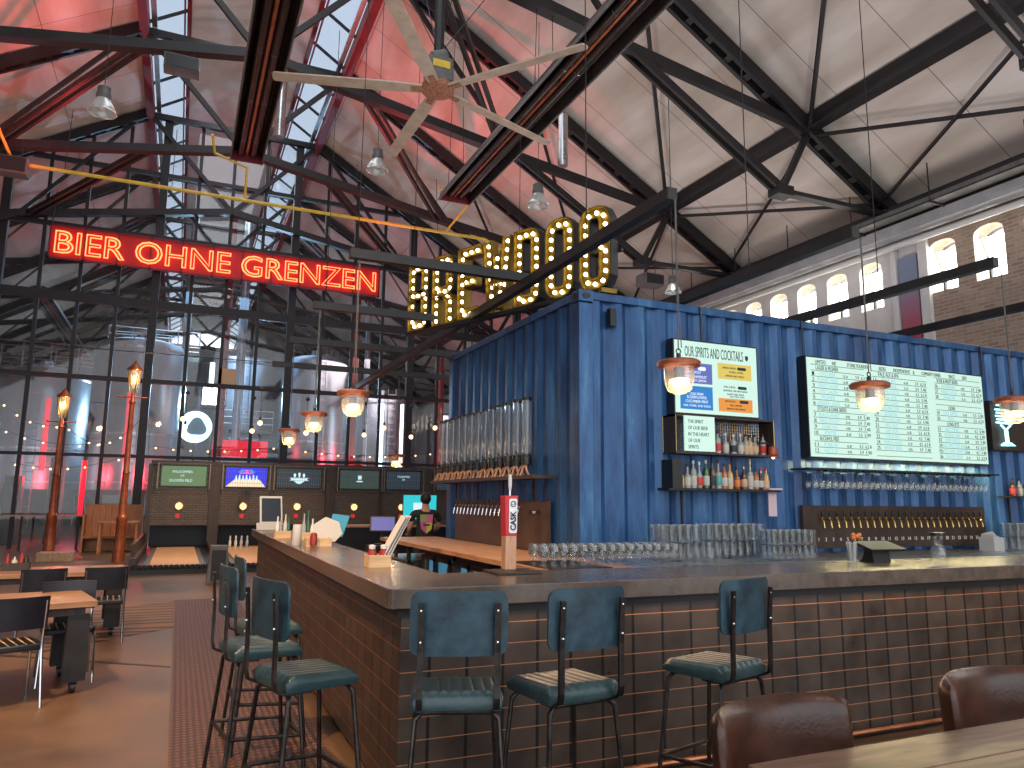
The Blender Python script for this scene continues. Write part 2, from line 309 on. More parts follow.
# ------------------------------------------------------------------ mesh builder
class MB:
    def __init__(s): s.v = []; s.f = []
    def add(s, vs, fs):
        o = len(s.v); s.v += [tuple(v) for v in vs]; s.f += [tuple(i+o for i in f) for f in fs]; return s
    def bx(s, x0, x1, y0, y1, z0, z1):
        return s.add([(x0,y0,z0),(x1,y0,z0),(x1,y1,z0),(x0,y1,z0),(x0,y0,z1),(x1,y0,z1),(x1,y1,z1),(x0,y1,z1)],
                     [(0,3,2,1),(4,5,6,7),(0,1,5,4),(1,2,6,5),(2,3,7,6),(3,0,4,7)])
    def box(s, c, d, rot=None):
        vs = [Vector((a*d[0]/2, b*d[1]/2, e*d[2]/2)) for e in (-1, 1) for a, b in ((-1,-1),(1,-1),(1,1),(-1,1))]
        if rot is not None: vs = [rot @ v for v in vs]
        return s.add([v+Vector(c) for v in vs], [(0,3,2,1),(4,5,6,7),(0,1,5,4),(1,2,6,5),(2,3,7,6),(3,0,4,7)])
    def bar(s, p, q, w, h, upv=(0, 0, 1)):
        p = Vector(p); q = Vector(q); d = (q-p).normalized(); u = Vector(upv)
        if abs(d.dot(u)) > .99: u = Vector((0, 1, 0))
        r = d.cross(u).normalized(); u = r.cross(d)
        vs = [e + r*a*w/2 + u*b*h/2 for e in (p, q) for a, b in ((-1,-1),(1,-1),(1,1),(-1,1))]
        return s.add(vs, [(0,1,2,3),(7,6,5,4),(0,4,5,1),(1,5,6,2),(2,6,7,3),(3,7,4,0)])
    def tube(s, pts, r, n=8, cap=True):
        pts = [Vector(p) for p in pts]; k = len(pts)
        rs = r if isinstance(r, (list, tuple)) else [r]*k
        t0 = (pts[1]-pts[0]).normalized(); a = Vector((0, 0, 1)) if abs(t0.z) < .9 else Vector((1, 0, 0))
        nrm = t0.cross(a).normalized(); vs = []
        for i, p in enumerate(pts):
            t = ((pts[min(i+1, k-1)]-pts[i]).normalized() + (pts[i]-pts[max(i-1, 0)]).normalized())
            t = t.normalized() if t.length > 1e-6 else t0
            nrm = (nrm - t*nrm.dot(t)).normalized(); b = t.cross(nrm)
            for j in range(n):
                an = 2*PI*j/n; vs.append(p + (nrm*math.cos(an)+b*math.sin(an))*rs[i])
        fs = [(i*n+j, i*n+(j+1) % n, (i+1)*n+(j+1) % n, (i+1)*n+j) for i in range(k-1) for j in range(n)]
        if cap: fs += [tuple(range(n-1, -1, -1)), tuple((k-1)*n+j for j in range(n))]
        return s.add(vs, fs)
    def lathe(s, prof, c=(0, 0, 0), n=16, sc=1, flip=False):
        vs = []; z = -1 if flip else 1
        for r, h in prof:
            for j in range(n): vs.append((c[0]+r*sc*math.cos(2*PI*j/n), c[1]+r*sc*math.sin(2*PI*j/n), c[2]+h*sc*z))
        k = len(prof)
        return s.add(vs, [(i*n+j, i*n+(j+1) % n, (i+1)*n+(j+1) % n, (i+1)*n+j) for i in range(k-1) for j in range(n)])
    def prism(s, poly, o, ux, uy, uz):
        """poly in 2D (ux,uy), extruded along vector uz from o"""
        o = Vector(o); ux = Vector(ux); uy = Vector(uy); uz = Vector(uz); n = len(poly)
        a = [o+ux*x+uy*y for x, y in poly]; b = [v+uz for v in a]
        return s.add(a+b, [tuple(range(n-1, -1, -1)), tuple(range(n, 2*n))] + [(i, (i+1) % n, n+(i+1) % n, n+i) for i in range(n)])
    def sph(s, c, r, n=8, m=6, sc=(1, 1, 1)):
        prof = [(math.sin(PI*i/m), -math.cos(PI*i/m)) for i in range(m+1)]
        vs = [(c[0]+max(p[0], 1e-3)*r*sc[0]*math.cos(2*PI*j/n), c[1]+max(p[0], 1e-3)*r*sc[1]*math.sin(2*PI*j/n), c[2]+p[1]*r*sc[2]) for p in prof for j in range(n)]
        return s.add(vs, [(i*n+j, i*n+(j+1) % n, (i+1)*n+(j+1) % n, (i+1)*n+j) for i in range(m) for j in range(n)])
    def torus(s, c, R, r, axis='Z', n=24, m=8, arc=1.):
        pts = []
        for i in range(int(n*arc)+1):
            a = 2*PI*i/n
            d = {'Z': (math.cos(a), math.sin(a), 0), 'Y': (math.cos(a), 0, math.sin(a)), 'X': (0, math.cos(a), math.sin(a))}[axis]
            pts.append(Vector(c)+Vector(d)*R)
        return s.tube(pts, r, m)
    def rbox(s, c, d, r=.02, axis='Z', seg=4):
        """box with corners rounded around one axis"""
        ai = 'XYZ'.index(axis); i1, i2 = [(1, 2), (2, 0), (0, 1)][ai]
        a, b = d[i1]/2-r, d[i2]/2-r; poly = []
        for q, (sx_, sy_) in enumerate(((1, 1), (-1, 1), (-1, -1), (1, -1))):
            for k in range(seg+1):
                t = PI/2*(q+k/seg); poly.append((sx_*a+r*math.cos(t), sy_*b+r*math.sin(t)))
        e = [Vector((0, 0, 0)) for _ in range(3)]; e[0][i1] = 1; e[1][i2] = 1; e[2][ai] = d[ai]
        o = Vector(c) - e[2]/2
        return s.prism(poly, o, e[0], e[1], e[2])
    def text(s, body, o, right, upv, size, xs=1., ext=.002, mode='BOTH', bevel=0., align='CENTER', off=0., spacing=1., fitw=None):
        cu = bpy.data.curves.new('t', 'FONT'); cu.body = body; cu.size = size; cu.extrude = ext; cu.bevel_depth = bevel
        cu.bevel_resolution = 1; cu.align_x = align; cu.fill_mode = mode; cu.offset = off; cu.space_character = spacing
        cu.resolution_u = 3
        cu.resolution_u = 3
        if mode == 'NONE':
            cu.dimensions = '3D'
            cu.fill_mode = 'FULL'
        ob = bpy.data.objects.new('t', cu); COL.objects.link(ob)
        dg = bpy.context.evaluated_depsgraph_get(); me = bpy.data.meshes.new_from_object(ob.evaluated_get(dg))
        if fitw and len(me.vertices):
            q = [v.co.x for v in me.vertices]; xs = fitw/(max(q)-min(q))
        R = Vector(right).normalized(); U = Vector(upv).normalized(); N = R.cross(U); o = Vector(o)
        s.add([o+R*v.co.x*xs+U*v.co.y+N*v.co.z for v in me.vertices], [tuple(p.vertices) for p in me.polygons])
        bpy.data.objects.remove(ob); bpy.data.curves.remove(cu); bpy.data.meshes.remove(me)
        return s
    def xf(s, mt):
        s.v = [tuple(mt @ Vector(v)) for v in s.v]; return s
    def build(s, name, m, parent=None, world=True, smooth=False, bevel=0., ang=40):
        me = bpy.data.meshes.new(name)
        off = Vector((0, 0, 0))
        if parent is not None and world:
            p = parent
            while p is not None: off += p.location; p = p.parent
        ctr = Vector((0, 0, 0))
        vs = [tuple(Vector(v)-off-ctr) for v in s.v]
        me.from_pydata(vs, [], s.f); me.update()
        bm_ = bmesh.new(); bm_.from_mesh(me); bmesh.ops.remove_doubles(bm_, verts=bm_.verts, dist=1e-5)
        bmesh.ops.recalc_face_normals(bm_, faces=bm_.faces); bm_.to_mesh(me); bm_.free()
        me.materials.append(M[m] if isinstance(m, str) else m)
        if smooth:
            for p in me.polygons: p.use_smooth = True
            me.set_sharp_from_angle(angle=math.radians(ang))
        ob = bpy.data.objects.new(name, me); COL.objects.link(ob)
        if parent is not None: ob.parent = parent
        if bevel:
            b = ob.modifiers.new('bevel', 'BEVEL'); b.width = bevel; b.segments = 2; b.limit_method = 'ANGLE'
        return ob
def B(): return MB()
def tag(o, label=None, cat=None, group=None, kind=None):
    if label: o['label'] = label
    if cat: o['category'] = cat
    if group: o['group'] = group
    if kind: o['kind'] = kind
    return o
def thing(name, label, cat, loc=(0, 0, 0), rz=0, group=None):
    o = bpy.data.objects.new(name, None); COL.objects.link(o); o.empty_display_size = .1
    o.location = loc; o.rotation_euler = (0, 0, rz); return tag(o, label, cat, group)
def single(mb, name, m, label, cat, group=None, **k):
    """a thing that is one mesh: its origin is moved to the base centre"""
    xs = [v[0] for v in mb.v]; ys = [v[1] for v in mb.v]; zs = [v[2] for v in mb.v]
    c = Vector(((min(xs)+max(xs))/2, (min(ys)+max(ys))/2, min(zs)))
    mb.v = [tuple(Vector(v)-c) for v in mb.v]
    o = mb.build(name, m, None, **k); o.location = c; return tag(o, label, cat, group)
def struct(mb, name, m, parent=None, **k):
    o = mb.build(name, m, parent, **k)
    if parent is None: o['kind'] = 'structure'
    return o
def dup(root, loc, rz=None, label=None, group=None, par=None):
    r = root.copy(); COL.objects.link(r)
    if par is not None: r.parent = par
    else:
        r.location = loc
        if rz is not None: r.rotation_euler = (0, 0, rz)
        if label: r['label'] = label
        if group: r['group'] = group
    for ch in list(root.children): dup(ch, None, par=r)
    return r
def desc(o):
    out = []
    for c in o.children: out.append(c); out += desc(c)
    return out
ORD = ['first', 'second', 'third', 'fourth', 'fifth', 'sixth', 'seventh', 'eighth', 'ninth', 'tenth', 'eleventh', 'twelfth', 'thirteenth', 'fourteenth', 'fifteenth', 'sixteenth', 'seventeenth', 'eighteenth', 'nineteenth', 'twentieth']
EX, WY = (1, 0, 0), (0, 0, 1)

# ================================================================== SETTING
Y0, Y1 = -7., 72.
XL, XR, ZE, SL = -12.94, 15., 8.4, .6
CX = 1.03
def mx(x): return 2*CX-x
struct(B().bx(XL-.3, XR+.8, Y0, Y1, -.2, 0), 'floor', 'floor')
# roof slopes: solid boards 0.12 thick
RX = 3.95; RZ = ZE + SL*(XR-RX)
c1 = B().prism([(XR+.9, ZE-SL*.9+.22), (RX, RZ+.22), (RX, RZ+.36), (XR+.9, ZE-SL*.9+.36)], (0, Y0, 0), (1, 0, 0), (0, 0, 1), (0, Y1-Y0, 0))
struct(c1, 'ceiling', 'ceiling')
c2 = B().prism([(mx(XR)-.9, ZE-SL*.9+.22), (mx(RX), RZ+.22), (mx(RX), RZ+.36), (mx(XR)-.9, ZE-SL*.9+.36)], (0, Y0, 0), (1, 0, 0), (0, 0, 1), (0, Y1-Y0, 0))
struct(c2, 'ceiling', 'ceiling')
# ridge monitor
mon = bpy.data.objects.new('window_1', None); COL.objects.link(mon); mon['kind'] = 'structure'
TZ = RZ+.9; TX = RX-1.15
for sgn in (0, 1):
    f = (lambda x: mx(x)) if sgn else (lambda x: x)
    B().add([(f(RX-.05), Y0, RZ+.2), (f(TX), Y0, TZ), (f(TX), Y1, TZ), (f(RX-.05), Y1, RZ+.2)], [(0, 1, 2, 3)]).build('pane', 'skyglass', mon)
    fr = B(); fr.bar((f(TX), Y0, TZ), (f(TX), Y1, TZ), .12, .16); fr.bar((f(TX+.12), Y0, TZ-.1), (f(TX+.12), Y1, TZ-.1), .05, .06)
    fr.build('window_frame', 'red_steel', mon)
    bars = B(); y = Y0+.8
    while y < Y1: bars.bar((f(RX-.08), y, RZ+.2), (f(TX), y, TZ), .06, .08); y += 1.78
    bars.build('glazing_bar', 'black_steel', mon)
    struct(B().bx(*sorted((f(RX+.1), f(RX-.14))), Y0, Y1, RZ-.2, RZ+.24), 'trim_%d' % (1+sgn), 'red_steel')
    struct(B().bx(*sorted((f(RX-.2), f(RX-.34))), Y0, Y1, RZ+.12, RZ+.2), 'trim_%d' % (3+sgn), 'stainless')
struct(B().prism([(mx(TX), TZ+.02), (CX, TZ+.55), (TX, TZ+.02), (TX, TZ+.14), (CX, TZ+.67), (mx(TX), TZ+.14)], (0, Y0, 0), (1, 0, 0), (0, 0, 1), (0, Y1-Y0, 0)), 'ceiling', M['plaster'])

# right wall with embrasure windows
WT = .55
def wall_band(y0, y1, m, name='wall_right'):
    b = B(); b.bx(XR, XR+WT, y0, y1, 0, 6.3); b.bx(XR, XR+WT, y0, y1, 7.62, 8.62); return b
wins_b = [10.57-1.045*i for i in range(16)]     # brick part
wins_p = [15.5-1.02*i for i in range(4)]+[16.5+1.02*i for i in range(4)]
def windows(b, centres, y0, y1, hw=.32):
    cs = sorted(c for c in centres if y0 < c < y1); cur = y0
    for c in cs:
        b.bx(XR, XR+WT, cur, c-hw, 6.3, 7.62)
        n = 8; arc = [(c-hw*math.cos(PI*k/n), 7.3+.16*math.sin(PI*k/n)) for k in range(n+1)]
        for k in range(n):
            (ya, za), (yb, zb) = arc[k], arc[k+1]
            b.add([(XR, ya, za), (XR, yb, zb), (XR, yb, 7.62), (XR, ya, 7.62), (XR+WT, ya, za), (XR+WT, yb, zb), (XR+WT, yb, 7.62), (XR+WT, ya, 7.62)],
                  [(0, 1, 2, 3), (7, 6, 5, 4), (0, 4, 5, 1), (2, 6, 7, 3)])
        cur = c+hw
    b.bx(XR, XR+WT, cur, y1, 6.3, 7.62)
w1 = wall_band(Y0, 10.98, 0); windows(w1, wins_b, Y0, 10.98); struct(w1, 'wall_right', 'brick')
w2 = wall_band(10.98, Y1, 0); windows(w2, wins_p, 10.98, Y1); struct(w2, 'wall_right', 'plaster')
for i, c in enumerate([w for w in wins_b+wins_p if w > 3]):
    wn = bpy.data.objects.new('window_%d' % (i+2), None); COL.objects.link(wn); wn.location = (XR+WT-.1, c, 6.3); wn['kind'] = 'structure'
    # lining of the deep reveal
    n = 8; arc = [(c-.318*math.cos(PI*k/n), 7.298+.158*math.sin(PI*k/n)) for k in range(n+1)]
    outl = [(c-.318, 6.302)]+arc+[(c+.318, 6.302)]
    b = B()
    for k in range(len(outl)):
        (ya, za), (yb, zb) = outl[k], outl[(k+1) % len(outl)]
        b.add([(XR+.01, ya, za), (XR+.01, yb, zb), (XR+WT-.12, yb, zb), (XR+WT-.12, ya, za)], [(0, 1, 2, 3)])
    b.build('reveal', 'reveal', wn)
    B().bx(XR+WT-.09, XR+WT-.08, c-.31, c+.31, 6.31, 7.45).build('pane', 'pane', wn)
    fr = B(); fr.bx(XR+WT-.12, XR+WT-.06, c-.318, c-.28, 6.3, 7.42); fr.bx(XR+WT-.12, XR+WT-.06, c+.28, c+.318, 6.3, 7.42)
    fr.bx(XR+WT-.12, XR+WT-.06, c-.3, c+.3, 6.3, 6.34); fr.bx(XR+WT-.1, XR+WT-.07, c-.3, c+.3, 6.85, 6.875)
    fr.build('window_frame', 'black_steel', wn)
struct(B().bx(XL-.4, XL, Y0, Y1, 0, 8.62), 'wall_left', 'plaster')
struct(B().add([(XL, Y1, 0), (XR, Y1, 0), (XR, Y1, 8.5), (RX, Y1, 15.2), (mx(RX), Y1, 15.2), (XL, Y1, 8.5),
                (XL, Y1+.3, 0), (XR, Y1+.3, 0), (XR, Y1+.3, 8.5), (RX, Y1+.3, 15.2), (mx(RX), Y1+.3, 15.2), (XL, Y1+.3, 8.5)],
               [(0, 1, 2, 3, 4, 5), (11, 10, 9, 8, 7, 6)]+[(i, (i+1) % 6, 6+(i+1) % 6, 6+i) for i in range(6)]), 'wall_back', 'plaster')
# pilaster strips on the plaster wall
struct(B().bx(XR-.1, XR, 10.86, 11.08, 0, 7.7), 'trim_5', 'plaster')
struct(B().bx(XR-.1, XR, 11.66, 11.8, 0, 7.7), 'trim_6', 'plaster')
bn = single(B().bx(XR-.08, XR-.03, 11.14, 11.6, 4.6, 7.3), 'wall_banner', 'banner', 'tall narrow wall banner fading from grey blue down to red, beside the brick windows', 'banner')

# roof trusses -----------------------------------------------------
N1 = (12.4, 9.96); S1 = (11.5, 8.35); T1 = (7.5, 10.72); P1 = (CX, 11.85)
def rz_(x): return ZE + SL*(XR-x)
def truss(Y, label):
    t = thing('roof_truss', label, 'roof truss', (CX, Y, 11.85), 0, 'roof trusses across the hall')
    for f in ((lambda x: x), mx):
        r = B()
        for dy in (-.13, .13): r.bar((f(XR), Y+dy, ZE-.02), (f(RX), Y+dy, RZ-.02), .09, .3)
        for k in range(22):
            x = RX+.3+k*.5; r.bar((f(x), Y, rz_(x)-.14), (f(x-.12), Y, rz_(x-.12)-.14), .2, .03)
        r.build('rafter', 'roof_steel', t)
        def m(p): return (f(p[0]), Y, p[1])
        b = B()
        b.bar(m((XR-.1, ZE-.05)), m(S1), .2, .1)
        b.build('tie', 'roof_steel', t)
        b = B(); b.bar(m(N1), m(S1), .12, .12); b.build('strut', 'roof_steel', t)
        b = B()
        for dy in (-.1, .1): b.bar((f(S1[0]), Y+dy, S1[1]), (f(T1[0]), Y+dy, T1[1]), .07, .16)
        b.build('tie', 'roof_steel', t)
        b = B(); b.bar(m(N1), m(T1), .14, .24); b.build('strut', 'roof_steel', t)
        b = B(); b.bar(m((T1[0]+.12, T1[1]-.02)), m(P1), .26, .22); b.build('bottom_chord', 'roof_steel', t)
        b = B(); b.bar(m(P1), m((RX, RZ)), .1, .14); b.build('strut', 'roof_steel', t)
        b = B(); b.bar(m(T1), m((RX+.1, RZ)), .08, .12); b.build('strut', 'roof_steel', t)
        g = B(); g.bx(*sorted((f(S1[0]-.22), f(S1[0]+.22))), Y-.16, Y+.16, S1[1]-.12, S1[1]+.1); g.build('gusset_plate', 'roof_steel', t)
    b = B(); b.bar((mx(RX), Y, RZ-.05), (RX, Y, RZ-.05), .16, .2); b.build('collar_beam', 'roof_steel', t)
    return t
TY = [11.66, 17.0, 22.35, 27.6, 33., 38.3, 43.7, 49., 54.4]
tl = ['nearest dark steel roof truss over the bar counter', 'second dark steel roof truss, carrying the round fan side lamps',
      'third dark steel roof truss, above the red neon sign', 'fourth dark steel roof truss, standing right at the glass partition',
      'first roof truss seen behind the glass partition', 'second roof truss seen behind the glass partition', 'third roof truss seen behind the glass partition',
      'fourth roof truss seen behind the glass partition', 'furthest roof truss at the end of the brewery']
for y, l in zip(TY, tl): truss(y, l)
truss(6.3, 'roof truss mostly above the picture, only its right ties showing')
def beam(name, p, q, w, h, label, cat='beam', m='roof_steel', group=None):
    return single(B().bar(p, q, w, h), name, m, label, cat, group)
beam('roof_purlin', (N1[0]-.05, Y0, N1[1]+.12), (N1[0]-.05, Y1, N1[1]+.12), .3, .34, 'heavy dark box purlin running above the container along the right roof slope', 'purlin')
beam('roof_purlin', (mx(N1[0]-.05), Y0, N1[1]+.12), (mx(N1[0]-.05), Y1, N1[1]+.12), .3, .34, 'heavy dark box purlin on the left roof slope', 'purlin')
beam('eave_beam', (14.75, Y0, 8.3), (14.75, Y1, 8.3), .3, .35, 'dark eaves beam along the top of the brick wall', 'beam')
for i in range(8):
    ya, yb = ([6.3]+TY)[i], ([6.3]+TY)[i+1]
    for f, sd in (((lambda x: x), 'right'), (mx, 'left')):
        b = B(); b.tube([(f(N1[0]), yb, rz_(N1[0])-.1), (f(8.), ya, rz_(8.)-.1)], .05, 6)
        b.tube([(f(N1[0]), yb, rz_(N1[0])-.12), (f(14.55), ya, ZE+.2)], .045, 6); b.tube([(f(14.55), yb, ZE+.2), (f(N1[0]), ya, rz_(N1[0])-.16)], .045, 6)
        single(b, 'wind_brace', 'roof_steel', 'round bar bracing on the %s roof slope, %s bay from the front' % (sd, ORD[i]), 'brace', 'roof bracing rods')
        if i > 0:
            b = B()
            for d in (0, .22): b.bar((f(3.4+d), ya, 11.44), (f(7.1+d), yb, 10.72), .08, .14)
            single(b, 'chord_brace', 'roof_steel', 'pair of slanting flats between truss chords on the %s, %s bay from the front' % (sd, ORD[i]), 'brace', 'chord bracing')
# services along the eaves
d = thing('cable_tray', 'perforated grey cable tray along the eaves of the brick wall', 'cable tray', (14.2, 20, 7.95))
b = B(); b.bx(13.95, 14.3, Y0, 30, 7.95, 7.97); b.bx(13.95, 13.965, Y0, 30, 7.95, 8.07); b.bx(14.285, 14.3, Y0, 30, 7.95, 8.07); b.build('tray', 'grey', d)
b = B()
for y in range(-6, 30, 2): b.bar((13.9, y, 7.93), (14.4, y, 7.93), .04, .04); b.bar((13.95, y, 7.95), (13.95, y, 8.8), .02, .02)
b.build('bracket', 'black_steel', d)
single(B().bx(14.45, 14.8, Y0, 30, 7.7, 7.95), 'air_duct', 'duct', 'pale rectangular sheet metal duct below the eaves beam', 'duct')
single(B().tube([(14.75, Y0, 7.55), (14.75, 30, 7.55)], .07, 10), 'wall_pipe', 'white', 'white pipe running just above the arched wall windows', 'pipe', smooth=True)

# ================================================================== glass partition
GY = 27.8
gw = bpy.data.objects.new('window_40', None); COL.objects.link(gw); gw.location = (CX, GY, 0); gw['kind'] = 'structure'
poly = [(XL, 0), (XR, 0), (XR, ZE), (RX, RZ), (mx(RX), RZ), (XL, ZE)]
B().add([(x, GY+.02, z) for x, z in poly], [tuple(range(6))]).build('pane', 'pane', gw)
def rooftop(x): return rz_(max(x, RX)) if x > CX else rz_(max(mx(x), RX))
k = 0; x = CX-2.29-4.57*2
big = B(); thin = B(); i = 0
xs = [CX-2.29+1.1425*j for j in range(-9, 14)]
for j, x in zip(range(-9, 14), xs):
    if not XL < x < XR: continue
    if j % 4 == 0: B().bx(x-.13, x+.13, GY-.16, GY+.1, 0, rooftop(x)).build('mullion', 'roof_steel', gw)
    else: B().bx(x-.055, x+.055, GY-.06, GY+.06, 0, rooftop(x)).build('glazing_bar', 'roof_steel', gw)
for z, h in ((2.97, .1), (5.52, .14), (8.18, .3), (10.6, .14), (12.9, .14)):
    hx = XR if z < ZE else XR-(z-ZE)/SL
    B().bx(mx(hx), hx, GY-.09, GY+.07, z-h/2, z+h/2).build('transom', 'roof_steel', gw)

# ================================================================== brewery behind the glass
def tank(x, y, r, h, label, top=.5, legs=True):
    t = thing('brewery_tank', label, 'tank', (x, y, 0), 0, 'steel tanks behind the glass')
    b = B(); b.lathe([(.05, 0.7), (r*.55, 1.0), (r, 1.9), (r, h-top), (r*.93, h-top*.55), (r*.6, h-.1), (.25, h), (.25, h+.25), (.02, h+.27)], (0, 0, 0), 28)
    b.build('vessel', 'tank_steel', t, world=False, smooth=True)
    b = B()
    for z in (2.2, h*.5, h-top-.1): b.lathe([(r+.005, z-.04), (r+.03, z-.04), (r+.03, z+.04), (r+.005, z+.04)], (0, 0, 0), 28)
    b.build('weld_band', 'stainless', t, world=False, smooth=True)
    for a in range(4):
        an = PI/4+a*PI/2
        B().tube([(r*.8*math.cos(an), r*.8*math.sin(an), 0), (r*.8*math.cos(an), r*.8*math.sin(an), 1.8)], .06, 8).build('leg', 'tank_steel', t, world=False, smooth=True)
    b = B()
    for s in (-.2, .2): b.tube([(s, -r-.12, .3), (s, -r-.12, h-top+.6)], .02, 6)
    z = .5
    while z < h-top+.5: b.tube([(-.2, -r-.12, z), (.2, -r-.12, z)], .015, 5); z += .35
    b.build('ladder', 'tank_steel', t, world=False)
    return t
tank(-1.9, 35, 1.75, 8.3, 'wide steel tank behind the glass between the two lamp posts')
tank(-5.6, 37, 1.8, 7.1, 'steel tank at the far left behind the glass, behind the shorter lamp post')
tank(-9.3, 36, 1.7, 6.8, 'leftmost steel tank behind the glass, only its side in view')
tank(2.9, 45, 2.4, 9.6, 'tall pale tank at the back, centre of the glass wall')
tank(5.6, 36, 1.5, 8.4, 'tall slim steel tank right of the ring shaped light')
tank(9.4, 38, 1.8, 7.0, 'steel tank behind the hanging lanterns over the long bar side')
tank(13.2, 37, 1.6, 6.2, 'steel tank seen next to the left edge of the container')
tank(8.0, 47, 2.2, 10.4, 'tallest steel tank at the back right behind the glass')
tank(-4., 50, 2.4, 10., 'tall steel tank at the back left behind the glass')
for x, y, r, h, m, l in ((1.35, 33.5, .17, 14., 'red_steel', 'tall red vertical duct pipe behind the glass near the middle'), (-.2, 36.5, .16, 14.6, 'tank_steel', 'shiny vertical steel flue left of the red duct behind the glass'),
                         (2.2, 36.5, .2, 15., 'tank_steel', 'shiny vertical steel flue in the middle of the glass wall'), (6.9, 33.5, .2, 11., 'red_steel', 'red vertical pipe behind the hanging lanterns'),
                         (7.5, 33.5, .12, 11., 'tank_steel', 'slim steel pipe beside the red one behind the lanterns'), (11.2, 34., .2, 9., 'red_steel', 'red vertical pipe near the container edge behind the glass')):
    single(B().tube([(x, y, 0), (x, y, h)], r, 14), 'flue_pipe', m, l, 'pipe', smooth=True)
# glowing columns added for the red glints and white highlights on the tanks
for x, y, z0, z1, r, m, l in ((-4.9, 33.6, 2.6, 5.4, .1, 'red_glow', 'red glint column behind the shorter lamp post'), (-2.05, 32.6, 3.0, 5.7, .08, 'red_glow', 'red glint column left of the taller lamp post'),
                              (-3.4, 33., .9, 3.0, .1, 'red_glow', 'short red glint column low behind the glass'), (-6.6, 34, .8, 4.4, .12, 'strip', 'bright white highlight column at the far left behind the glass'),
                              (12.2, 34, 3., 5.9, .1, 'red_glow', 'red glint column near the container edge'), (8.2, 33.4, 2.6, 6., .14, 'strip', 'white highlight column right of the middle lantern'),
                              (9.3, 33.4, 2.6, 6., .18, 'strip', 'white highlight column behind the furthest lantern'), (.9, 33., 6.0, 7.2, .1, 'strip', 'small upright white tube above the ring light')):
    single(B().tube([(x, y, z0), (x, y, z1)], r, 10), 'glow_column', m, l, 'light', smooth=True)
single(B().bx(1.15, 3.35, 33.5, 33.7, 3.35, 4.05), 'red_panel', 'red_glow', 'wide red lit panel behind the glass above the bowling screens', 'light panel')
t = thing('floodlight', 'dazzling white floodlight on a mast high behind the middle of the glass wall', 'light', (1.3, 40.9, 0))
B().bx(.75, 1.85, 40.8, 40.9, 6.35, 7.3).build('lamp_panel', 'flood', t); B().bx(.7, 1.9, 40.9, 41.1, 6.3, 7.35).build('casing', 'black', t); B().bx(1.25, 1.35, 41.1, 41.2, 0, 6.9).build('mast', 'black_steel', t)
# emblem ring light
ey, ex, ez = 30.5, .38, 4.28
t = thing('ring_emblem', 'round white glowing emblem with a dark blue shield shape behind the glass', 'illuminated sign', (ex, ey, 0))
b = B(); n = 32
vs = [(ex+0.6*math.cos(2*PI*i/n), ey, ez+.6*math.sin(2*PI*i/n)) for i in range(n)]
sh = []
for i in range(n):
    a = 2*PI*i/n; r = .34*(1+.12*math.cos(3*a+PI/2)); sh.append((ex+.06+r*math.cos(a), ey, ez+r*math.sin(a)))
b.add(vs+sh+[(x, ey+.15, z) for x, _, z in vs]+[(x, ey+.15, z) for x, _, z in sh],
      [(i, (i+1) % n, n+(i+1) % n, n+i) for i in range(n)]+[(2*n+i, 2*n+(i+1) % n, 3*n+(i+1) % n, 3*n+i) for i in range(n)]+[(i, (i+1) % n, 2*n+(i+1) % n, 2*n+i) for i in range(n)]+[(n+i, n+(i+1) % n, 3*n+(i+1) % n, 3*n+i) for i in range(n)])
b.build('lit_ring', 'ring_light', t)
B().bx(ex-.04, ex+.04, ey+.2, ey+.26, 0, ez+.5).bx(ex-.3, ex+.3, ey+.15, ey+.26, ez-.05, ez+.05).build('stand', 'black_steel', t)
B().add([(x, ey+.12, z) for x, _, z in sh]+[(x, ey+.16, z) for x, _, z in sh], [tuple(range(n)), tuple(range(2*n-1, n-1, -1))]+[(i, (i+1) % n, n+(i+1) % n, n+i) for i in range(n)]).build('shield', mat('shield blue', (.05, .12, .18), .4), t)
# platform with railing
def rail(x0, x1, y, z, label):
    t = thing('tank_platform', label, 'platform', ((x0+x1)/2, y, z), 0)
    B().bx(x0, x1, y, y+1.2, z-.12, z).build('deck', 'grey', t)
    b = B(); k = x0
    while k <= x1+.01: b.tube([(k, y, z), (k, y, z+1.05)], .025, 6); b.tube([(k, y+1.2, z), (k, y+1.2, z+1.05)], .025, 6); k += (x1-x0)/round((x1-x0)/.9)
    for h in (.35, .7, 1.05): b.tube([(x0, y, z+h), (x1, y, z+h)], .022, 6); b.tube([(x0, y+1.2, z+h), (x1, y+1.2, z+h)], .022, 6)
    b.build('railing', 'stainless', t)
rail(-8, -3.2, 34.5, 6.7, 'railed walkway on top of the tanks behind the glass on the left')
rail(-3.4, .4, 37.2, 8.2, 'higher railed walkway behind the wide tank left of the red duct')
rail(1.8, 4.4, 42., 5.2, 'railed steel stair tower in front of the tall pale back tank')
p = Vector((-3.93, 30.4, 0))
t = thing('spirit_column', 'grey upright column with VODKA lettered down it, behind the glass at the far left', 'column', tuple(p))
B().lathe([(.24, 0), (.24, 2.9), (.2, 3.0), (.002, 3.02)], (0, 0, 0), 20).build('column', 'grey', t, world=False, smooth=True)
b = B()
for i, ch in enumerate('VODKA'): b.text(ch, (0, -.25, 2.2-.3*i), EX, WY, .3, ext=.004)
b.build('lettering', 'black_ink', t, world=False)
single(B().bx(.95, 1.55, GY-.06, GY-.03, 5.6, 6.15), 'paper_notice', 'lab_tan', 'small square beige notice fixed to the glass wall above the ring emblem', 'notice')
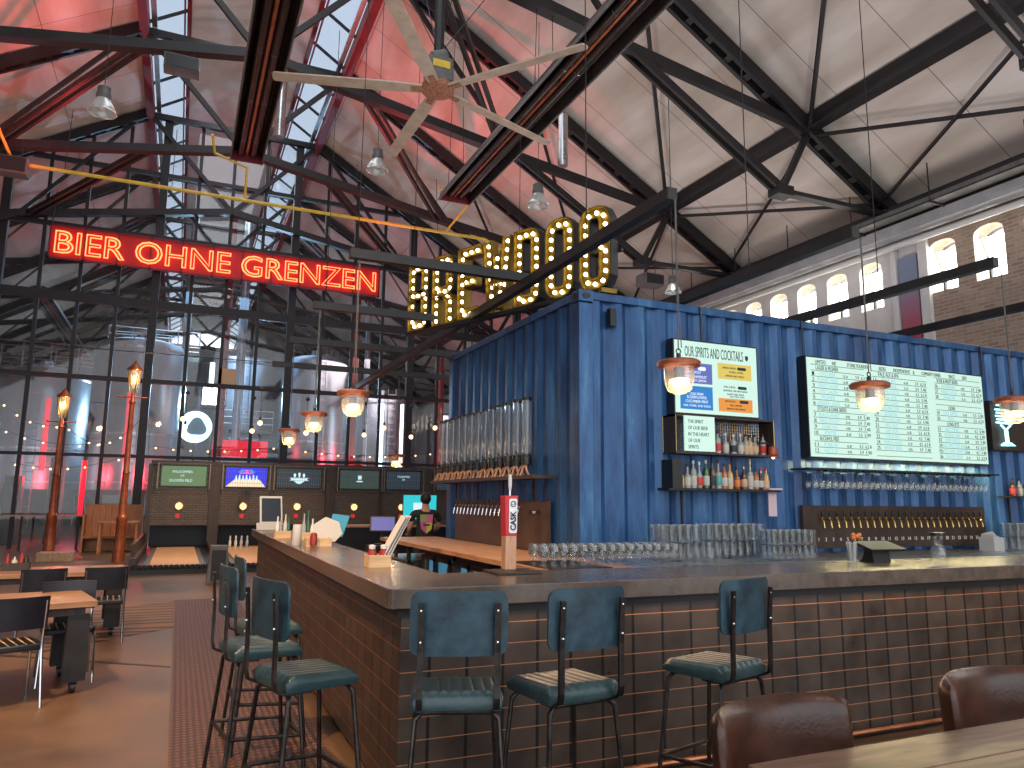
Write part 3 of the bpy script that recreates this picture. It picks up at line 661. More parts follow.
# low cabinets behind glass
single(B().bx(-2.4, -1.1, 29.5, 30.2, 0, 1.7), 'steel_cabinet', 'green_box', 'pale grey green cabinet behind the glass beside the orange booth', 'cabinet')
single(B().bx(-9, -6.6, 29.5, 30.3, 0, 2.5), 'control_cabinet', 'black', 'dark cabinet behind the glass at the far left', 'cabinet')
single(B().bx(-5.4, -4.9, 30, 30.5, 0, 2.3), 'menu_pillar', 'dark_wood', 'dark upright board behind the glass beside the shorter lamp post', 'board')

# ================================================================== SHIPPING CONTAINER
K = 1.04545
DP = 0.
def kx(x): return x*(6.6*K-DP)/6.6
def kz(z): return 1.65+(z-1.65)*(6.6*K-DP)/6.6
CYF = 6.6*K; CXL = 3.67*K; CXR = 13.4; CYB = 11.18; CZT = kz(3.845); CZB = .0
ct = thing('shipping_container', 'worn blue corrugated shipping container standing behind the bar', 'container', ((CXL+CXR)/2, (CYF+CYB)/2, 0))
def corr(a0, a1, per, dep):
    """trapezoid profile points (along, inset)"""
    pts = [(a0, 0)]; a = a0+.02
    while a + per < a1:
        pts += [(a+per*.24, 0), (a+per*.5, dep), (a+per*.74, dep), (a+per, 0)]; a += per
    pts.append((a1, 0)); return pts
cz0, cz1 = CZB+.15, CZT-.1
pr = corr(CXL+.18, CXR-.16, .29, .055)
B().prism([(x, y) for x, y in pr]+[(CXR-.16, .1), (CXL+.18, .1)], (0, CYF+.02, cz0), EX, (0, 1, 0), (0, 0, cz1-cz0)).build('side_wall', 'blue', ct)
pr = corr(CYF+.16, CYB-.1, .3, .045)
B().prism([(y, x) for y, x in pr]+[(CYB-.1, .09), (CYF+.16, .09)], (CXL+.02, 0, cz0), (0, 1, 0), EX, (0, 0, cz1-cz0)).build('end_wall', 'blue', ct)
B().bx(CXL+.1, CXR-.1, CYB-.1, CYB-.05, cz0, cz1).build('back_wall', 'blue', ct)
B().bx(CXR-.15, CXR-.1, CYF+.1, CYB-.1, cz0, cz1).build('end_wall', 'blue', ct)
B().bx(CXL+.05, CXR-.05, CYF+.05, CYB-.05, CZT-.06, CZT-.03).build('container_roof', 'blue', ct)
for x, y in ((CXL, CYF), (CXR-.16, CYF), (CXL, CYB-.16), (CXR-.16, CYB-.16)):
    B().bx(x, x+.18, y, y+.16, CZB, CZT-.14).build('corner_post', 'blue', ct, bevel=.01)
    b = B(); b.bx(x-.005, x+.18, y-.005, y+.165, CZT-.13, CZT)
    b.build('corner_casting', 'blue', ct, bevel=.008)
    b = B(); b.rbox((x+.09, y-.008, CZT-.065), (.09, .01, .06), .028, 'Y'); b.rbox((x-.008, y+.08, CZT-.065), (.01, .09, .06), .028, 'X'); b.build('casting_hole', 'black', ct)
for a in ((CXL+.17, CXR-.17, CYF, CYF+.08), (CXL+.17, CXR-.17, CYB-.1, CYB-.02), (CXL, CXL+.08, CYF+.16, CYB-.17), (CXR-.08, CXR, CYF+.16, CYB-.17)):
    B().bx(*a, CZT-.1, CZT-.01).build('top_rail', 'blue', ct, bevel=.006)
    B().bx(*a, CZB, CZB+.16).build('bottom_rail', 'blue', ct)
b = B(); b.bx(kx(4.02), kx(4.09), CYF-.05, CYF+.03, kz(3.48), kz(3.67)); b.build('lock_box', 'black', ct)
b = B(); b.bx(kx(3.93), kx(4.12), CYF-.02, CYF+.04, CZT-.0, CZT+.05); b.build('twist_bracket', 'gold', ct)
for x in (5.22, 6.72, 9.98):
    b = B(); b.tube([(kx(x), CYF-.012, CZT-.02), (kx(x)+.01, CYF-.012, kz(3.42))], .012, 6)
    single(b, 'power_cable', 'black', 'black cable hanging down the blue container wall above %s' % {5.22: 'the cocktail menu', 6.72: 'the big beer menu', 9.98: 'the neon cocktail sign'}[x], 'cable')
WF = CYF-.0   # wall front plane

# back-lit menus ----------------------------------------------------
def screen_box(name, label, cat, x0, x1, z0, z1, dep=.1, m='menu'):
    global DP; DP = dep
    t = thing(name, label, cat, (kx((x0+x1)/2), WF-dep/2, kz(z0)))
    b = B(); b.bx(kx(x0), kx(x1), WF-dep, WF-.002, kz(z0), kz(z1)); b.build('housing', 'black', t)
    e = .018; B().bx(kx(x0)+e, kx(x1)-e, WF-dep-.006, WF-dep, kz(z0)+e, kz(z1)-e).build('screen', m, t)
    return t, WF-dep-.006
t, yy = screen_box('cocktail_menu', 'white backlit spirits and cocktails menu with blue, yellow and orange blocks', 'menu board', 4.84, 6.02, 2.6, 3.44, .12)
def T(par, m, items, y, name='lettering'):
    b = B()
    for (s_, x, z, size, w) in items:
        b.text(s_, (kx(x), y-.002, kz(z)), EX, WY, size, ext=.001, fitw=w*K if w else None, align='CENTER')
    return b.build(name, m, par)
T(t, 'black_ink', [('OUR SPIRITS AND COCKTAILS', 5.4, 3.25, .17, .8)], yy)
for (x0, x1, z0, z1, m) in ((4.92, 5.36, 2.95, 3.18, 'menu_violet'), (4.92, 5.36, 2.66, 2.92, 'menu_blue'), (5.44, 5.92, 3.03, 3.21, 'menu_yellow'), (5.44, 5.92, 2.66, 2.81, 'menu_orange')):
    B().bx(kx(x0), kx(x1), yy-.002, yy, kz(z0), kz(z1)).build('menu_block', m, t)
T(t, 'menu_white', [('GIN', 5.04, 3.11, .07, .1), ('LONE WOLF', 5.1, 3.06, .045, .2), ('PINK GRAPEFRUIT', 5.14, 3.01, .045, .28), ('CLOUDY LEMON', 5.14, 2.97, .04, .26),
   ('LONG DRINK', 5.14, 2.82, .04, .18), ('ELDERFLOWER', 5.14, 2.78, .045, .26), ('CUCUMBER MINT', 5.14, 2.735, .045, .3), ('GIN, TONIC AND SODA', 5.14, 2.69, .035, .36)], yy-.002)
B().rbox((kx(5.22), yy-.003, kz(3.12)), (.11, .002, .045), .02, 'Y').build('price_pill', 'menu_white', t)
for x, z in ((5.78, 3.16), (5.78, 2.94), (5.8, 2.78)): B().rbox((kx(x), yy-.003, kz(z)), (.13, .002, .035), .016, 'Y').build('price_pill', 'black_ink', t)
T(t, 'black_ink', [('ESPRESSO MARTINI', 5.6, 3.15, .03, .18), ('VODKA, COFFEE', 5.7, 3.105, .03, .2), ('ESPRESSO AND VANILLA', 5.68, 3.06, .03, .26),
   ('PALOMA', 5.6, 2.93, .035, .16), ('GRAPEFRUIT, LIME AND TEQUILA', 5.68, 2.89, .03, .34), ('AGAVE AND SODA', 5.68, 2.85, .03, .24), ('SALTED RIM', 5.7, 2.825, .025, .2),
   ('NEGRONI', 5.6, 2.77, .03, .14), ('GIN, CAMPARI', 5.68, 2.725, .03, .17), ('VERMOUTH AND ORANGE', 5.68, 2.685, .03, .26)], yy-.002)
B().prism([(-.022, .03), (.022, .03), (.022, -.01), (0, -.035), (-.022, -.01)], (kx(5.86), yy, kz(3.29)), EX, WY, (0, -.002, 0)).build('shield_mark', 'black_ink', t)
DP = .2
# cage cabinet with sign and gin bottles
t = thing('cage_cabinet', 'dark wire cage cabinet under the cocktail menu, holding clear bottles', 'cabinet', (kx(5.5), WF-.12, kz(2.19)))
x0, x1, z0, z1, D = kx(4.82), kx(6.2), kz(2.19), kz(2.59), .24
b = B(); b.bx(x0, x1, WF-D, WF, z0-.02, z0); b.bx(x0, x1, WF-D, WF, z1-.02, z1); b.bx(x0, x0+.02, WF-D, WF, z0, z1); b.bx(x1-.02, x1, WF-D, WF, z0, z1); b.bx(kx(5.33), kx(5.35), WF-D, WF-D+.02, z0, z1)
b.build('cabinet_frame', 'dark_wood', t)
b = B(); k = x0
while k < x1: b.tube([(k, WF-.01, z0), (k, WF-.01, z1)], .003, 4); k += .035
k = z0
while k < z1: b.tube([(x0, WF-.012, k), (x1, WF-.012, k)], .003, 4); k += .035
for q in range(7): b.tube([(x1-.01, WF-D+.035*q, z0), (x1-.01, WF-D+.035*q, z1)], .003, 4); b.tube([(x0+.01, WF-D+.035*q, z0), (x0+.01, WF-D+.035*q, z1)], .003, 4)
b.build('wire_mesh', 'brass', t)
t2 = thing('slogan_sign', 'small white slogan sign on the left front of the wire cage cabinet', 'sign', (kx(5.12), WF-D-.01, z0+.01))
B().bx(kx(4.93), kx(5.33), WF-D-.02, WF-D, z0+.01, z1-.01).build('sign_panel', 'menu', t2)
b = B()
for i, s_ in enumerate(('THE SPIRIT', 'OF OUR BEER', 'IN THE HEART', 'OF OUR', 'SPIRITS')):
    b.text(s_, (kx(4.97), WF-D-.022, z1-.09-.07*i), EX, WY, .055, ext=.001, align='LEFT', xs=.8)
b.build('lettering', 'black_ink', t2)

def bottle(x, y, z, h, r, kind, body, lab, cap, label, group):
    t = thing('liquor_bottle', label, 'bottle', (x, y, z), 0, group)
    if kind == 0: pf = [(.01, 0), (r, .005), (r, h*.58), (r*.85, h*.66), (r*.34, h*.76), (r*.32, h*.93), (.01, h*.93)]
    elif kind == 1: pf = [(.01, 0), (r, .005), (r, h*.5), (r*.95, h*.56), (r*.4, h*.6), (r*.34, h*.9), (.01, h*.9)]
    else: pf = [(.01, 0), (r*.8, .005), (r*1.05, h*.3), (r*.9, h*.5), (r*.35, h*.62), (r*.3, h*.92), (.01, h*.92)]
    B().lathe(pf, (0, 0, 0), 14).build('glass_body', body, t, world=False, smooth=True)
    B().lathe([(r+.001, h*.12), (r+.002, h*.13), (r+.002, h*.44), (r+.001, h*.45)] if kind < 2 else [(r*.98, h*.12), (r*1.08, h*.2), (r*1.09, h*.36), (r*1.0, h*.42)], (0, 0, 0), 14).build('bottle_label', lab, t, world=False, smooth=True)
    B().lathe([(r*.36, h*.88), (r*.38, h*.89), (r*.38, h), (.005, h)], (0, 0, 0), 12).build('bottle_cap', cap, t, world=False, smooth=True)
    return t
gin = [(5.47, .26, 0, 'clearb', 'lab_red', 'black'), (5.58, .24, 1, 'clearb', 'lab_white', 'white'), (5.69, .23, 0, 'clearb', 'lab_black', 'white'), (5.79, .24, 1, 'clearb', 'lab_white', 'white'), (5.87, .24, 0, 'clearb', 'lab_tan', 'black'),
       (5.93, .23, 0, 'goldb', 'lab_tan', 'black'), (6.0, .24, 2, 'clearb', 'lab_tan', 'black'), (6.12, .25, 0, 'clearb', 'lab_red', 'black')]
for i, (x, h, kd, bd, lb, cp) in enumerate(gin):
    bottle(kx(x), WF-.13, z0, h, .038, kd, bd, lb, cp, 'clear spirit bottle in the wire cage cabinet, %s from the left' % ORD[i], 'bottles in the cage cabinet')
# lower spirits shelf
t = thing('spirits_shelf', 'long black spirits shelf on the container wall, dark box at its left end', 'shelf', (kx(5.5), WF-.1, kz(1.79)))
SZ = kz(1.80)
B().bx(kx(4.74), kx(6.28), WF-.22, WF, SZ-.025, SZ).build('board', 'black_steel', t)
B().bx(kx(4.8), kx(4.93), WF-.2, WF, SZ, SZ+.31).build('end_box', 'black', t)
for x in (5.05, 5.83): B().bx(kx(x)-.012, kx(x)+.012, WF-.02, WF-.003, SZ-.4, SZ).build('bracket', 'black_steel', t)
lows = [(4.97, .22, 0, 'goldb', 'lab_tan', 'lab_tan'), (5.06, .27, 1, 'clearb', 'lab_white', 'black'), (5.14, .31, 0, 'clearb', 'lab_white', 'white'), (5.22, .3, 2, 'clearb', 'lab_red', 'white'), (5.31, .32, 0, 'green', 'lab_white', 'white'),
        (5.4, .33, 0, 'brownb', 'lab_black', 'black'), (5.48, .33, 1, 'clearb', 'lab_teal', 'black'), (5.56, .29, 0, 'amber', 'lab_white', 'black'), (5.64, .28, 0, 'goldb', 'lab_white', 'lab_orange'), (5.74, .25, 2, 'amber', 'lab_orange', 'black'),
        (5.84, .26, 0, 'brownb', 'lab_tan', 'brass'), (5.93, .35, 1, 'clearb', 'lab_white', 'lab_tan'), (6.01, .24, 0, 'amber', 'lab_white', 'black'), (6.08, .25, 2, 'brownb', 'lab_white', 'red'), (6.16, .25, 0, 'goldb', 'lab_tan', 'red')]
nm_ = dict(lab_tan='tan', lab_white='white', lab_red='red', lab_black='black', lab_teal='teal', lab_orange='orange')
for i, (x, h, kd, bd, lb, cp) in enumerate(lows):
    bottle(kx(x), WF-.11, SZ, h, .037, kd, bd, lb, cp, 'spirit bottle with a %s label on the long black shelf, %s from the left' % (nm_[lb], ORD[i]), 'bottles on the spirits shelf')
t = thing('price_card', 'pale pink cloth hanging from the right end of the spirits shelf', 'cloth', (kx(6.2), WF-.14, SZ-.3))
B().bx(kx(6.15), kx(6.27), WF-.15, WF-.14, SZ-.3, SZ+.01).build('hanging_sheet', 'pink', t); B().bx(kx(6.1), kx(6.29), WF-.23, WF-.1, SZ, SZ+.02).build('folded_edge', 'pink', t)
DP = .24
# wall bell lamp
t = thing('bell_lamp', 'small bronze bell shaped lamp on a curved arm right of the cage cabinet', 'wall lamp', (kx(6.22), WF-.02, kz(2.1)))
b = B(); b.tube([(kx(6.2), WF-.24, kz(2.3)), (kx(6.16), WF-.2, kz(2.335)), (kx(6.1), WF-.12, kz(2.34)), (kx(6.06), WF, kz(2.28))], .008, 8); b.build('arm', 'black_steel', t, smooth=True)
B().lathe([(.012, .1), (.05, .09), (.055, 0), (.085, -.02), (.085, -.03), (.05, -.03)], (kx(6.2), WF-.24, kz(2.2)), 16).build('bell_shade', 'rust', t, smooth=True)
B().sph((kx(6.2), WF-.24, kz(2.17)), .02).build('lamp_bulb', 'bulb_soft', t, smooth=True)

# big beer menu -----------------------------------------------------
t, yy = screen_box('beer_menu_screen', 'very large backlit white beer list with ruled rows on the blue container', 'menu board', 6.76, 9.97, 2.185, 3.415, .13)
x0, x1, z0, z1 = 6.79, 9.93, 2.21, 3.385
b = B(); nrow = 16; rh = (z1-z0)/(nrow+.5)
for i in range(1, nrow+1):
    z = kz(z1-rh*i)
    for (a, c_) in ((6.84, 7.72), (7.86, 8.85), (9.0, 9.9)): b.bx(kx(a), kx(c_), yy-.0015, yy, z-.003, z+.003)
b.build('ruled_line', 'black_ink', t)
heads = {0: [('LIMITED AND', 7.1), ('STONE FOUNDRY', 7.75), ('BEERS', 8.3), ('INDEPENDENT', 8.65), ('& COMMUNITY OWNED', 9.15), ('SINCE 2007', 9.6)]}
hs = [('LIMITED', 7.0, .17), ('AND', 7.22, .07), ('STONE FOUNDRY', 7.62, .36), ('BEERS', 8.05, .12), ('INDEPENDENT', 8.4, .3), ('&', 8.62, .03), ('COMMUNITY OWNED', 8.95, .36), ('SINCE', 9.35, .12), ('2007', 9.6, .1)]
items = [(s_, x, z1-rh*.82, .07, w) for s_, x, w in hs]
rows = lambda i: z1-rh*(i+.85)
items += [('LAGER & PILSNER', 7.1, rows(1), .075, .36), ('STOUTS & DARK BEERS', 7.15, rows(8), .075, .46), ('ALCOHOL FREE', 7.08, rows(13), .075, .3), ('PALE ALE & IPA', 8.15, rows(1), .075, .36), ('SOUR & FRUIT BEERS', 9.25, rows(1), .075, .4), ('CIDER', 9.3, rows(6), .07, .13), ('LONG JETS', 9.3, rows(9), .07, .22)]
blue = []; n = 1
nm1 = ['COLD BEER', 'PLANET PALE', 'CRAFT LAGER', 'LOST LAGER', 'PILSNER', 'VIENNA LAGER', 'BLACK HEART', 'MILK STOUT', 'DARK ALE', 'PORTER', 'PUNK AF', 'HAZY AF']
nm2 = ['PUNK IPA', 'HAZY JANE', 'ELVIS JUICE', 'PALE ALE', 'WEST COAST', 'DOUBLE IPA', 'SESSION', 'NEW ENGLAND', 'RED ALE', 'DRY HOP', 'COLD IPA', 'TRIPLE HAZE', 'WHEAT BEER']
nm3 = ['RASPBERRY', 'MANGO SOUR', 'PASSION', 'DRY APPLE', 'PEAR', 'GIN TONIC', 'VODKA LIME', 'RUM PUNCH', 'WINE SPRITZER RED', 'WHITE WINE SPRITZER', 'GINGER BEER', 'ICED TEA LEMON']
def col(names, rws, xn, xt, xp, x3):
    global n
    for s_, r in zip(names, rws):
        z = rows(r); items.append((str(n), xn, z, .065, .035 if n < 10 else .055)); n += 1
        blue.append((s_, xt, z, .068, .03*len(s_)))
        items.append((random.choice(['4.5%', '5.0', '6.8']), xp, z, .05, .07)); items.append((random.choice(['3.9', '4.2', '5.5']), xp+.2, z, .06, .06)); items.append((random.choice(['5.90', '6.2 8', '7.40']), xp+.32, z, .06, .1))
col(nm1, [2, 3, 4, 5, 6, 7, 9, 10, 11, 12, 14, 15], 6.87, 7.1, 7.4, 0)
col(nm2, [2, 3, 4, 5, 6, 7, 8, 9, 10, 11, 12, 13, 14], 7.9, 8.15, 8.46, 0)
col(nm3, [2, 3, 4, 7, 8, 10, 11, 12, 13, 14, 15], 9.03, 9.27, 9.55, 0)
T(t, 'black_ink', items, yy); T(t, 'menu_ltblue', blue, yy)
# neon cocktail sign
DP = .08
t = thing('neon_cocktail_sign', 'blue white neon cocktail glass on a dark board right of the beer menu', 'neon sign', (kx(10.5), WF-.03, kz(2.42)))
B().bx(kx(10.1), kx(11.0), WF-.07, WF-.002, kz(2.4), kz(3.08)).build('board', 'dark_wood', t)
def kp(x, z, y=WF-.1): return (kx(x), y, kz(z))
b = B()
b.tube([kp(10.26, 2.75), kp(10.36, 2.68), kp(10.46, 2.75)], .014, 8); b.tube([kp(10.34, 2.68), kp(10.35, 2.5)], .014, 8); b.tube([kp(10.38, 2.68), kp(10.39, 2.5)], .014, 8)
b.tube([kp(10.24, 2.47), kp(10.3, 2.5), kp(10.44, 2.5), kp(10.52, 2.47), kp(10.24, 2.47)], .014, 8)
for i in range(5): b.tube([kp(10.17+.02*(i % 2), 2.96-.045*i), kp(10.5, 2.955-.045*i)], .014, 8)
b.tube([kp(10.2, 3.02), kp(10.26, 3.02)], .012, 8)
b.build('neon_tube', 'cyan', t, smooth=True)
DP = .15
# small right shelf with bottles
t = thing('side_shelf', 'short dark shelf at the far right of the container wall', 'shelf', (kx(10.6), WF-.08, kz(1.77)))
B().bx(kx(10.32), kx(11.4), WF-.2, WF, kz(1.78)-.02, kz(1.78)).build('board', 'dark_wood', t); B().bx(kx(10.5), kx(10.52), WF-.02, WF-.003, kz(1.4), kz(1.78)-.02).build('bracket', 'black_steel', t)
bottle(kx(10.5), WF-.1, kz(1.78), .25, .04, 0, 'brownb', 'lab_red', 'black', 'bottle with a red label on the short shelf at the right, left one', 'bottles on the short shelf')
bottle(kx(10.64), WF-.1, kz(1.78), .25, .04, 0, 'clearb', 'lab_white', 'black', 'bottle with a white label on the short shelf at the right, second one', 'bottles on the short shelf')
bottle(kx(10.78), WF-.1, kz(1.78), .25, .04, 0, 'amber', 'lab_tan', 'black', 'amber bottle on the short shelf at the right edge', 'bottles on the short shelf')

DP = .2
# glass rack --------------------------------------------------------
t = thing('glass_rack', 'slim dark overhead rack for wine glasses below the beer menu', 'rack', (kx(8.3), WF-.15, kz(2.03)))
B().bx(kx(6.64), kx(9.98), WF-.32, WF, kz(2.045), kz(2.045)+.02).build('rack_board', 'black_steel', t)
b = B()
for i in range(32): x = kx(6.74+.1*i); b.bx(x-.006, x+.006, WF-.3, WF-.01, kz(2.03), kz(2.045))
b.build('rail', 'chrome', t)
for x in (7.3, 7.9, 8.5, 9.1, 9.6): B().bx(kx(x)-.01, kx(x)+.01, WF-.08, WF-.001, kz(1.84), kz(1.88)).build('hook', 'black_steel', t)
wg = B().lathe([(.034, 0), (.034, .003), (.006, .008), (.004, .02), (.004, .085), (.012, .095), (.036, .125), (.04, .155), (.033, .2), (.032, .2), (.038, .155), (.034, .128)], (0, 0, 0), 12, 1, True)
g0 = wg.build('wine_glass', 'glass', None, smooth=True); tag(g0, 'stemmed glass hanging upside down in the rack under the beer menu', 'glass', 'glasses hanging in the rack')
first = True
for row in range(2):
    for i in range(31):
        o = g0 if first else g0.copy()
        if not first: COL.objects.link(o)
        first = False; o.location = (kx(6.79+.1*i), WF-.24+.12*row, kz(2.028)); o.rotation_euler.z = random.random()*6
DP = .06
# tap wall right ----------------------------------------------------
t = thing('tap_wall', 'long brown panel of twenty five brass beer taps numbered below the beer menu', 'beer taps', (kx(8.2), WF-.03, kz(1.12)))
B().bx(kx(6.62), kx(9.8), WF-.05, WF-.001, kz(1.14), kz(1.63)).build('panel', mat('brown tap panel', (.06, .036, .026), .45, .2, .3, 3), t)
def tap(par, x, y, z, d, long=True, m='brass'):
    """d = outward unit (x,y)"""
    dx, dy = d
    b = B(); b.tube([(x, y, z), (x+dx*.05, y+dy*.05, z), (x+dx*.07, y+dy*.07, z-.02), (x+dx*.085, y+dy*.085, z-.1)], [.012, .011, .013, .009], 8)
    b.tube([(x+dx*.05, y+dy*.05, z), (x+dx*.055, y+dy*.055, z+.035)], .01, 8)
    tp = b.build('tap', m, par, smooth=True)
    b = B(); b.lathe([(.004, 0), (.012, .01), (.016, .05), (.012, .07), (.004, .075)], (x+dx*.058, y+dy*.058, z+.03), 8)
    b.build('tap_handle', 'black', tp, smooth=True)
num = B()
for i in range(25):
    x = kx(6.86+.1155*i); tap(t, x, WF-.05, kz(1.47), (0, -1))
    num.text(str(i+1), (x-.02, WF-.052, kz(1.22)), EX, WY, .06, ext=.001, align='CENTER')
num.build('tap_number', 'white_ink', t)

DP = 0.
# left end wall: beer towers and taps ---------------------------------
LX = CXL
def ky(y): return y*K
SH = 1.935
t = thing('tower_shelf', 'brown shelf on the narrow end of the container carrying the clear beer towers', 'shelf', (LX-.12, 9.2, SH-.04))
B().bx(LX-.3, LX, 7.42, 11.1, SH-.04, SH).build('board', 'dark_wood', t)
for y in (8., 8.9, 9.8, 10.7): B().bx(LX-.02, LX-.002, y-.012, y+.012, SH-.5, SH-.04).build('bracket', 'black_steel', t)
tower = thing('beer_tower', 'clear tall beer tower on the container end shelf, nearest', 'beer tower', (LX-.15, 7.9, SH), 0, 'beer towers on the shelf')
b = B(); b.lathe([(.062, .2), (.062, .9), (.058, .9), (.058, .22)], (0, 0, 0), 16); b.build('tube', 'glass', tower, world=False, smooth=True)
b = B(); b.lathe([(.02, .12), (.062, .13), (.062, .25), (.055, .26)], (0, 0, 0), 16); b.build('collar', 'black', tower, world=False, smooth=True)
b = B(); b.tube([(-.05, 0, .19), (-.12, 0, .19), (-.125, 0, .13)], .012, 8); b.tube([(-.1, 0, .2), (-.12, 0, .25), (-.15, 0, .28)], .008, 6); b.build('tap', 'black', tower, world=False, smooth=True)
b = B()
for s in (-1, 1): b.tube([(0, s*.07, 0), (-.03, s*.06, .07), (-.02, s*.02, .14)], .014, 8)
for s in (-1, 1): b.tube([(-.1, s*.05, 0), (-.07, s*.045, .08), (-.02, s*.01, .14)], .012, 8)
b.build('wooden_foot', 'wood_top', tower, world=False, smooth=True)
b = B(); b.lathe([(.005, .93), (.052, .925), (.064, .91), (.064, .89)], (0, 0, 0), 16); b.build('lid', 'black', tower, world=False, smooth=True)
b = B(); b.tube([(0, 0, .25), (0, 0, .88)], .012, 8); b.build('ice_rod', 'black', tower, world=False, smooth=True)
for i in range(1, 13):
    o = dup(tower, (LX-.15, 7.9+.258*i, SH), 0, 'clear tall beer tower on the container end shelf, %s from the front' % ORD[i])
t = thing('tap_panel', 'brown panel of chrome taps on the narrow container end below the beer towers', 'beer taps', (LX-.03, ky(8.8), 1.04))
B().bx(LX-.05, LX-.002, 7.56, 10.6, 1.08, 1.65).build('panel', mat('brown metal panel', (.085, .055, .04), .45, .3, .3, 3), t)
for i in range(17): tap(t, LX-.05, 8.2+.141*i, 1.555, (-1, 0), m='chrome')
b = B(); b.bx(LX-.06, LX-.05, 7.75, 8.02, 1.5, 1.54); b.build('badge', 'black', t)
b = B(); b.text('TAPS', (LX-.062, 7.88, 1.505), (0, -1, 0), WY, .04, ext=.001); b.build('lettering', 'white_ink', t)

# ================================================================== BACK COUNTER
BZ = 1.075
single(B().bx(3.5, 13.4, 5.78, CYF-.005, BZ-.04, BZ), 'back_worktop', 'stainless', 'pale steel worktop along the container under the beer menu', 'worktop')
single(B().bx(2.86, CXL-.065, 5.74, 11.4, BZ-.045, BZ+.002), 'wooden_worktop', 'wood_top', 'reddish wooden worktop along the narrow end of the container', 'worktop')
single(B().bx(2.9, 3.5, 5.7, 6.55, BZ+.003, BZ+.012), 'drip_mat', 'black', 'dark drip mat under the tulip glasses', 'mat')
bc = thing('back_cabinet', 'dark cabinet run under the steel worktop behind the bar', 'cabinet', (8, 6.4, 0))
B().bx(3.95, 13.4, 5.9, CYF-.01, .02, BZ-.045).build('body', 'black', bc)
for i in range(6): B().bx(4.+1.5*i, 5.46+1.5*i, 5.88, 5.9, .1, BZ-.1).build('door', 'stainless', bc)
sc = thing('open_shelf_unit', 'dark open shelf unit under the far end of the wooden worktop', 'shelf unit', (3.4, 11.2, 0))
for y in (10.05, 10.7, 11.35): B().bx(2.9, 2.95, y-.03, y, 0, BZ-.04).build('leg', 'black_steel', sc)
for y in (10.05, 11.35): B().bx(3.6, 3.65, y-.03, y, 0, BZ-.04).build('leg', 'black_steel', sc)
B().bx(2.89, 3.7, 10.02, 11.36, .8, .83).build('shelf', 'stainless', sc); B().bx(2.89, 3.7, 10.02, 11.36, .25, .28).build('shelf', 'stainless', sc)
for i, y in enumerate((7.25, 8.45)):
    f = thing('bottle_fridge', 'glass fronted fridge glowing blue under the wooden worktop, %s one' % ('nearer', 'further')[i], 'fridge', (3.45, y+.5, 0), 0, 'fridges under the wooden worktop')
    b = B(); b.bx(3.0, 3.7, y, y+1.1, .04, .08); b.bx(3.0, 3.7, y, y+1.1, .94, 1.0); b.bx(3.65, 3.7, y, y+1.1, .08, .94)
    for q in (0, 1.07): b.bx(3.0, 3.7, y+q, y+q+.03, .08, .94)
    b.build('body', 'black', f)
    b = B(); b.bx(3.6, 3.64, y+.04, y+1.06, .1, .92); b.bx(3.05, 3.6, y+1.03, y+1.06, .1, .92); b.bx(3.05, 3.6, y+.04, y+.07, .1, .92); b.build('lit_interior', 'fridge', f)
    for q in (0, .55):
        dr = B().bx(2.95, 2.99, y+q+.01, y+q+.05, .1, .94).bx(2.95, 2.99, y+q+.5, y+q+.54, .1, .94).bx(2.95, 2.99, y+q+.01, y+q+.54, .08, .14).bx(2.95, 2.99, y+q+.01, y+q+.54, .9, .95).build('door', 'black', f)
        B().bx(2.965, 2.975, y+q+.05, y+q+.5, .14, .9).build('pane', 'pane', dr)
        B().bx(2.92, 2.94, y+q+.46, y+q+.48, .4, .7).build('handle', 'chrome', dr)
    b = B()
    for z in (.35, .62): b.bx(3.08, 3.58, y+.07, y+1.03, z, z+.01)
    b.build('shelf', 'chrome', f)
    b = B()
    for z in (.1, .36, .63):
        for q in range(10): b.lathe([(.028, 0), (.03, .12), (.012, .17), (.012, .22), (.002, .22)], (3.3, y+.1+.1*q, z), 8)
    b.build('bottle_row', 'brownb', f, smooth=True)['kind'] = 'stuff'

# glassware on the back counter ----------------------------------------
tul = B().lathe([(.03, 0), (.031, .004), (.006, .012), (.006, .035), (.03, .055), (.043, .085), (.04, .12), (.033, .155), (.032, .155), (.038, .12), (.04, .086), (.02, .055)], (0, 0, 0), 12, 1.15)
g1 = tul.build('tulip_glass', 'glass', None, smooth=True); tag(g1, 'stemmed tulip beer glass in the long rows left of the stacked tumblers', 'glass', 'tulip glasses on the worktop')
first = True
for row in range(4):
    for i in range(15):
        o = g1 if first else g1.copy()
        if not first: COL.objects.link(o)
        first = False; o.location = (2.96+.098*i+.03*(row % 2), 5.95+.1*row, BZ+.012); o.rotation_euler.z = i
tum = B().lathe([(.002, .004), (.034, 0), (.037, .004), (.046, .17), (.043, .17), (.035, .022), (.002, .02)], (0, 0, 0), 12)
g2 = tum.build('beer_tumbler', 'glass', None, smooth=True)
def stack(x0, nx, y0, ny, tiers, label, group, sc=1.):
    for k in range(tiers):
        for j in range(ny):
            for i in range(nx):
                o = g2 if stack.first else g2.copy()
                if not stack.first: COL.objects.link(o)
                stack.first = False; o.scale = (sc, sc, sc)
                tag(o, label % ('bottom', 'top')[k], 'glass', group+(', top layer' if k else ', bottom layer')); o.location = (x0+.098*sc*i, y0+.098*sc*j, BZ+.004+k*(.178*sc)); o.rotation_euler.z = i+j
        if k: single(B().bx(x0-.045, x0+.098*sc*(nx-1)+.045, y0-.045, y0+.098*sc*(ny-1)+.045, BZ+k*.178*sc-.004, BZ+k*.178*sc+.002), 'glass_mat', 'glass', 'thin clear tray between the two glass layers, ' + group, 'tray')
stack.first = True
stack(4.4, 5, 6.2, 3, 2, 'straight beer tumbler in the left stack, %s layer', 'left stack of tumblers')
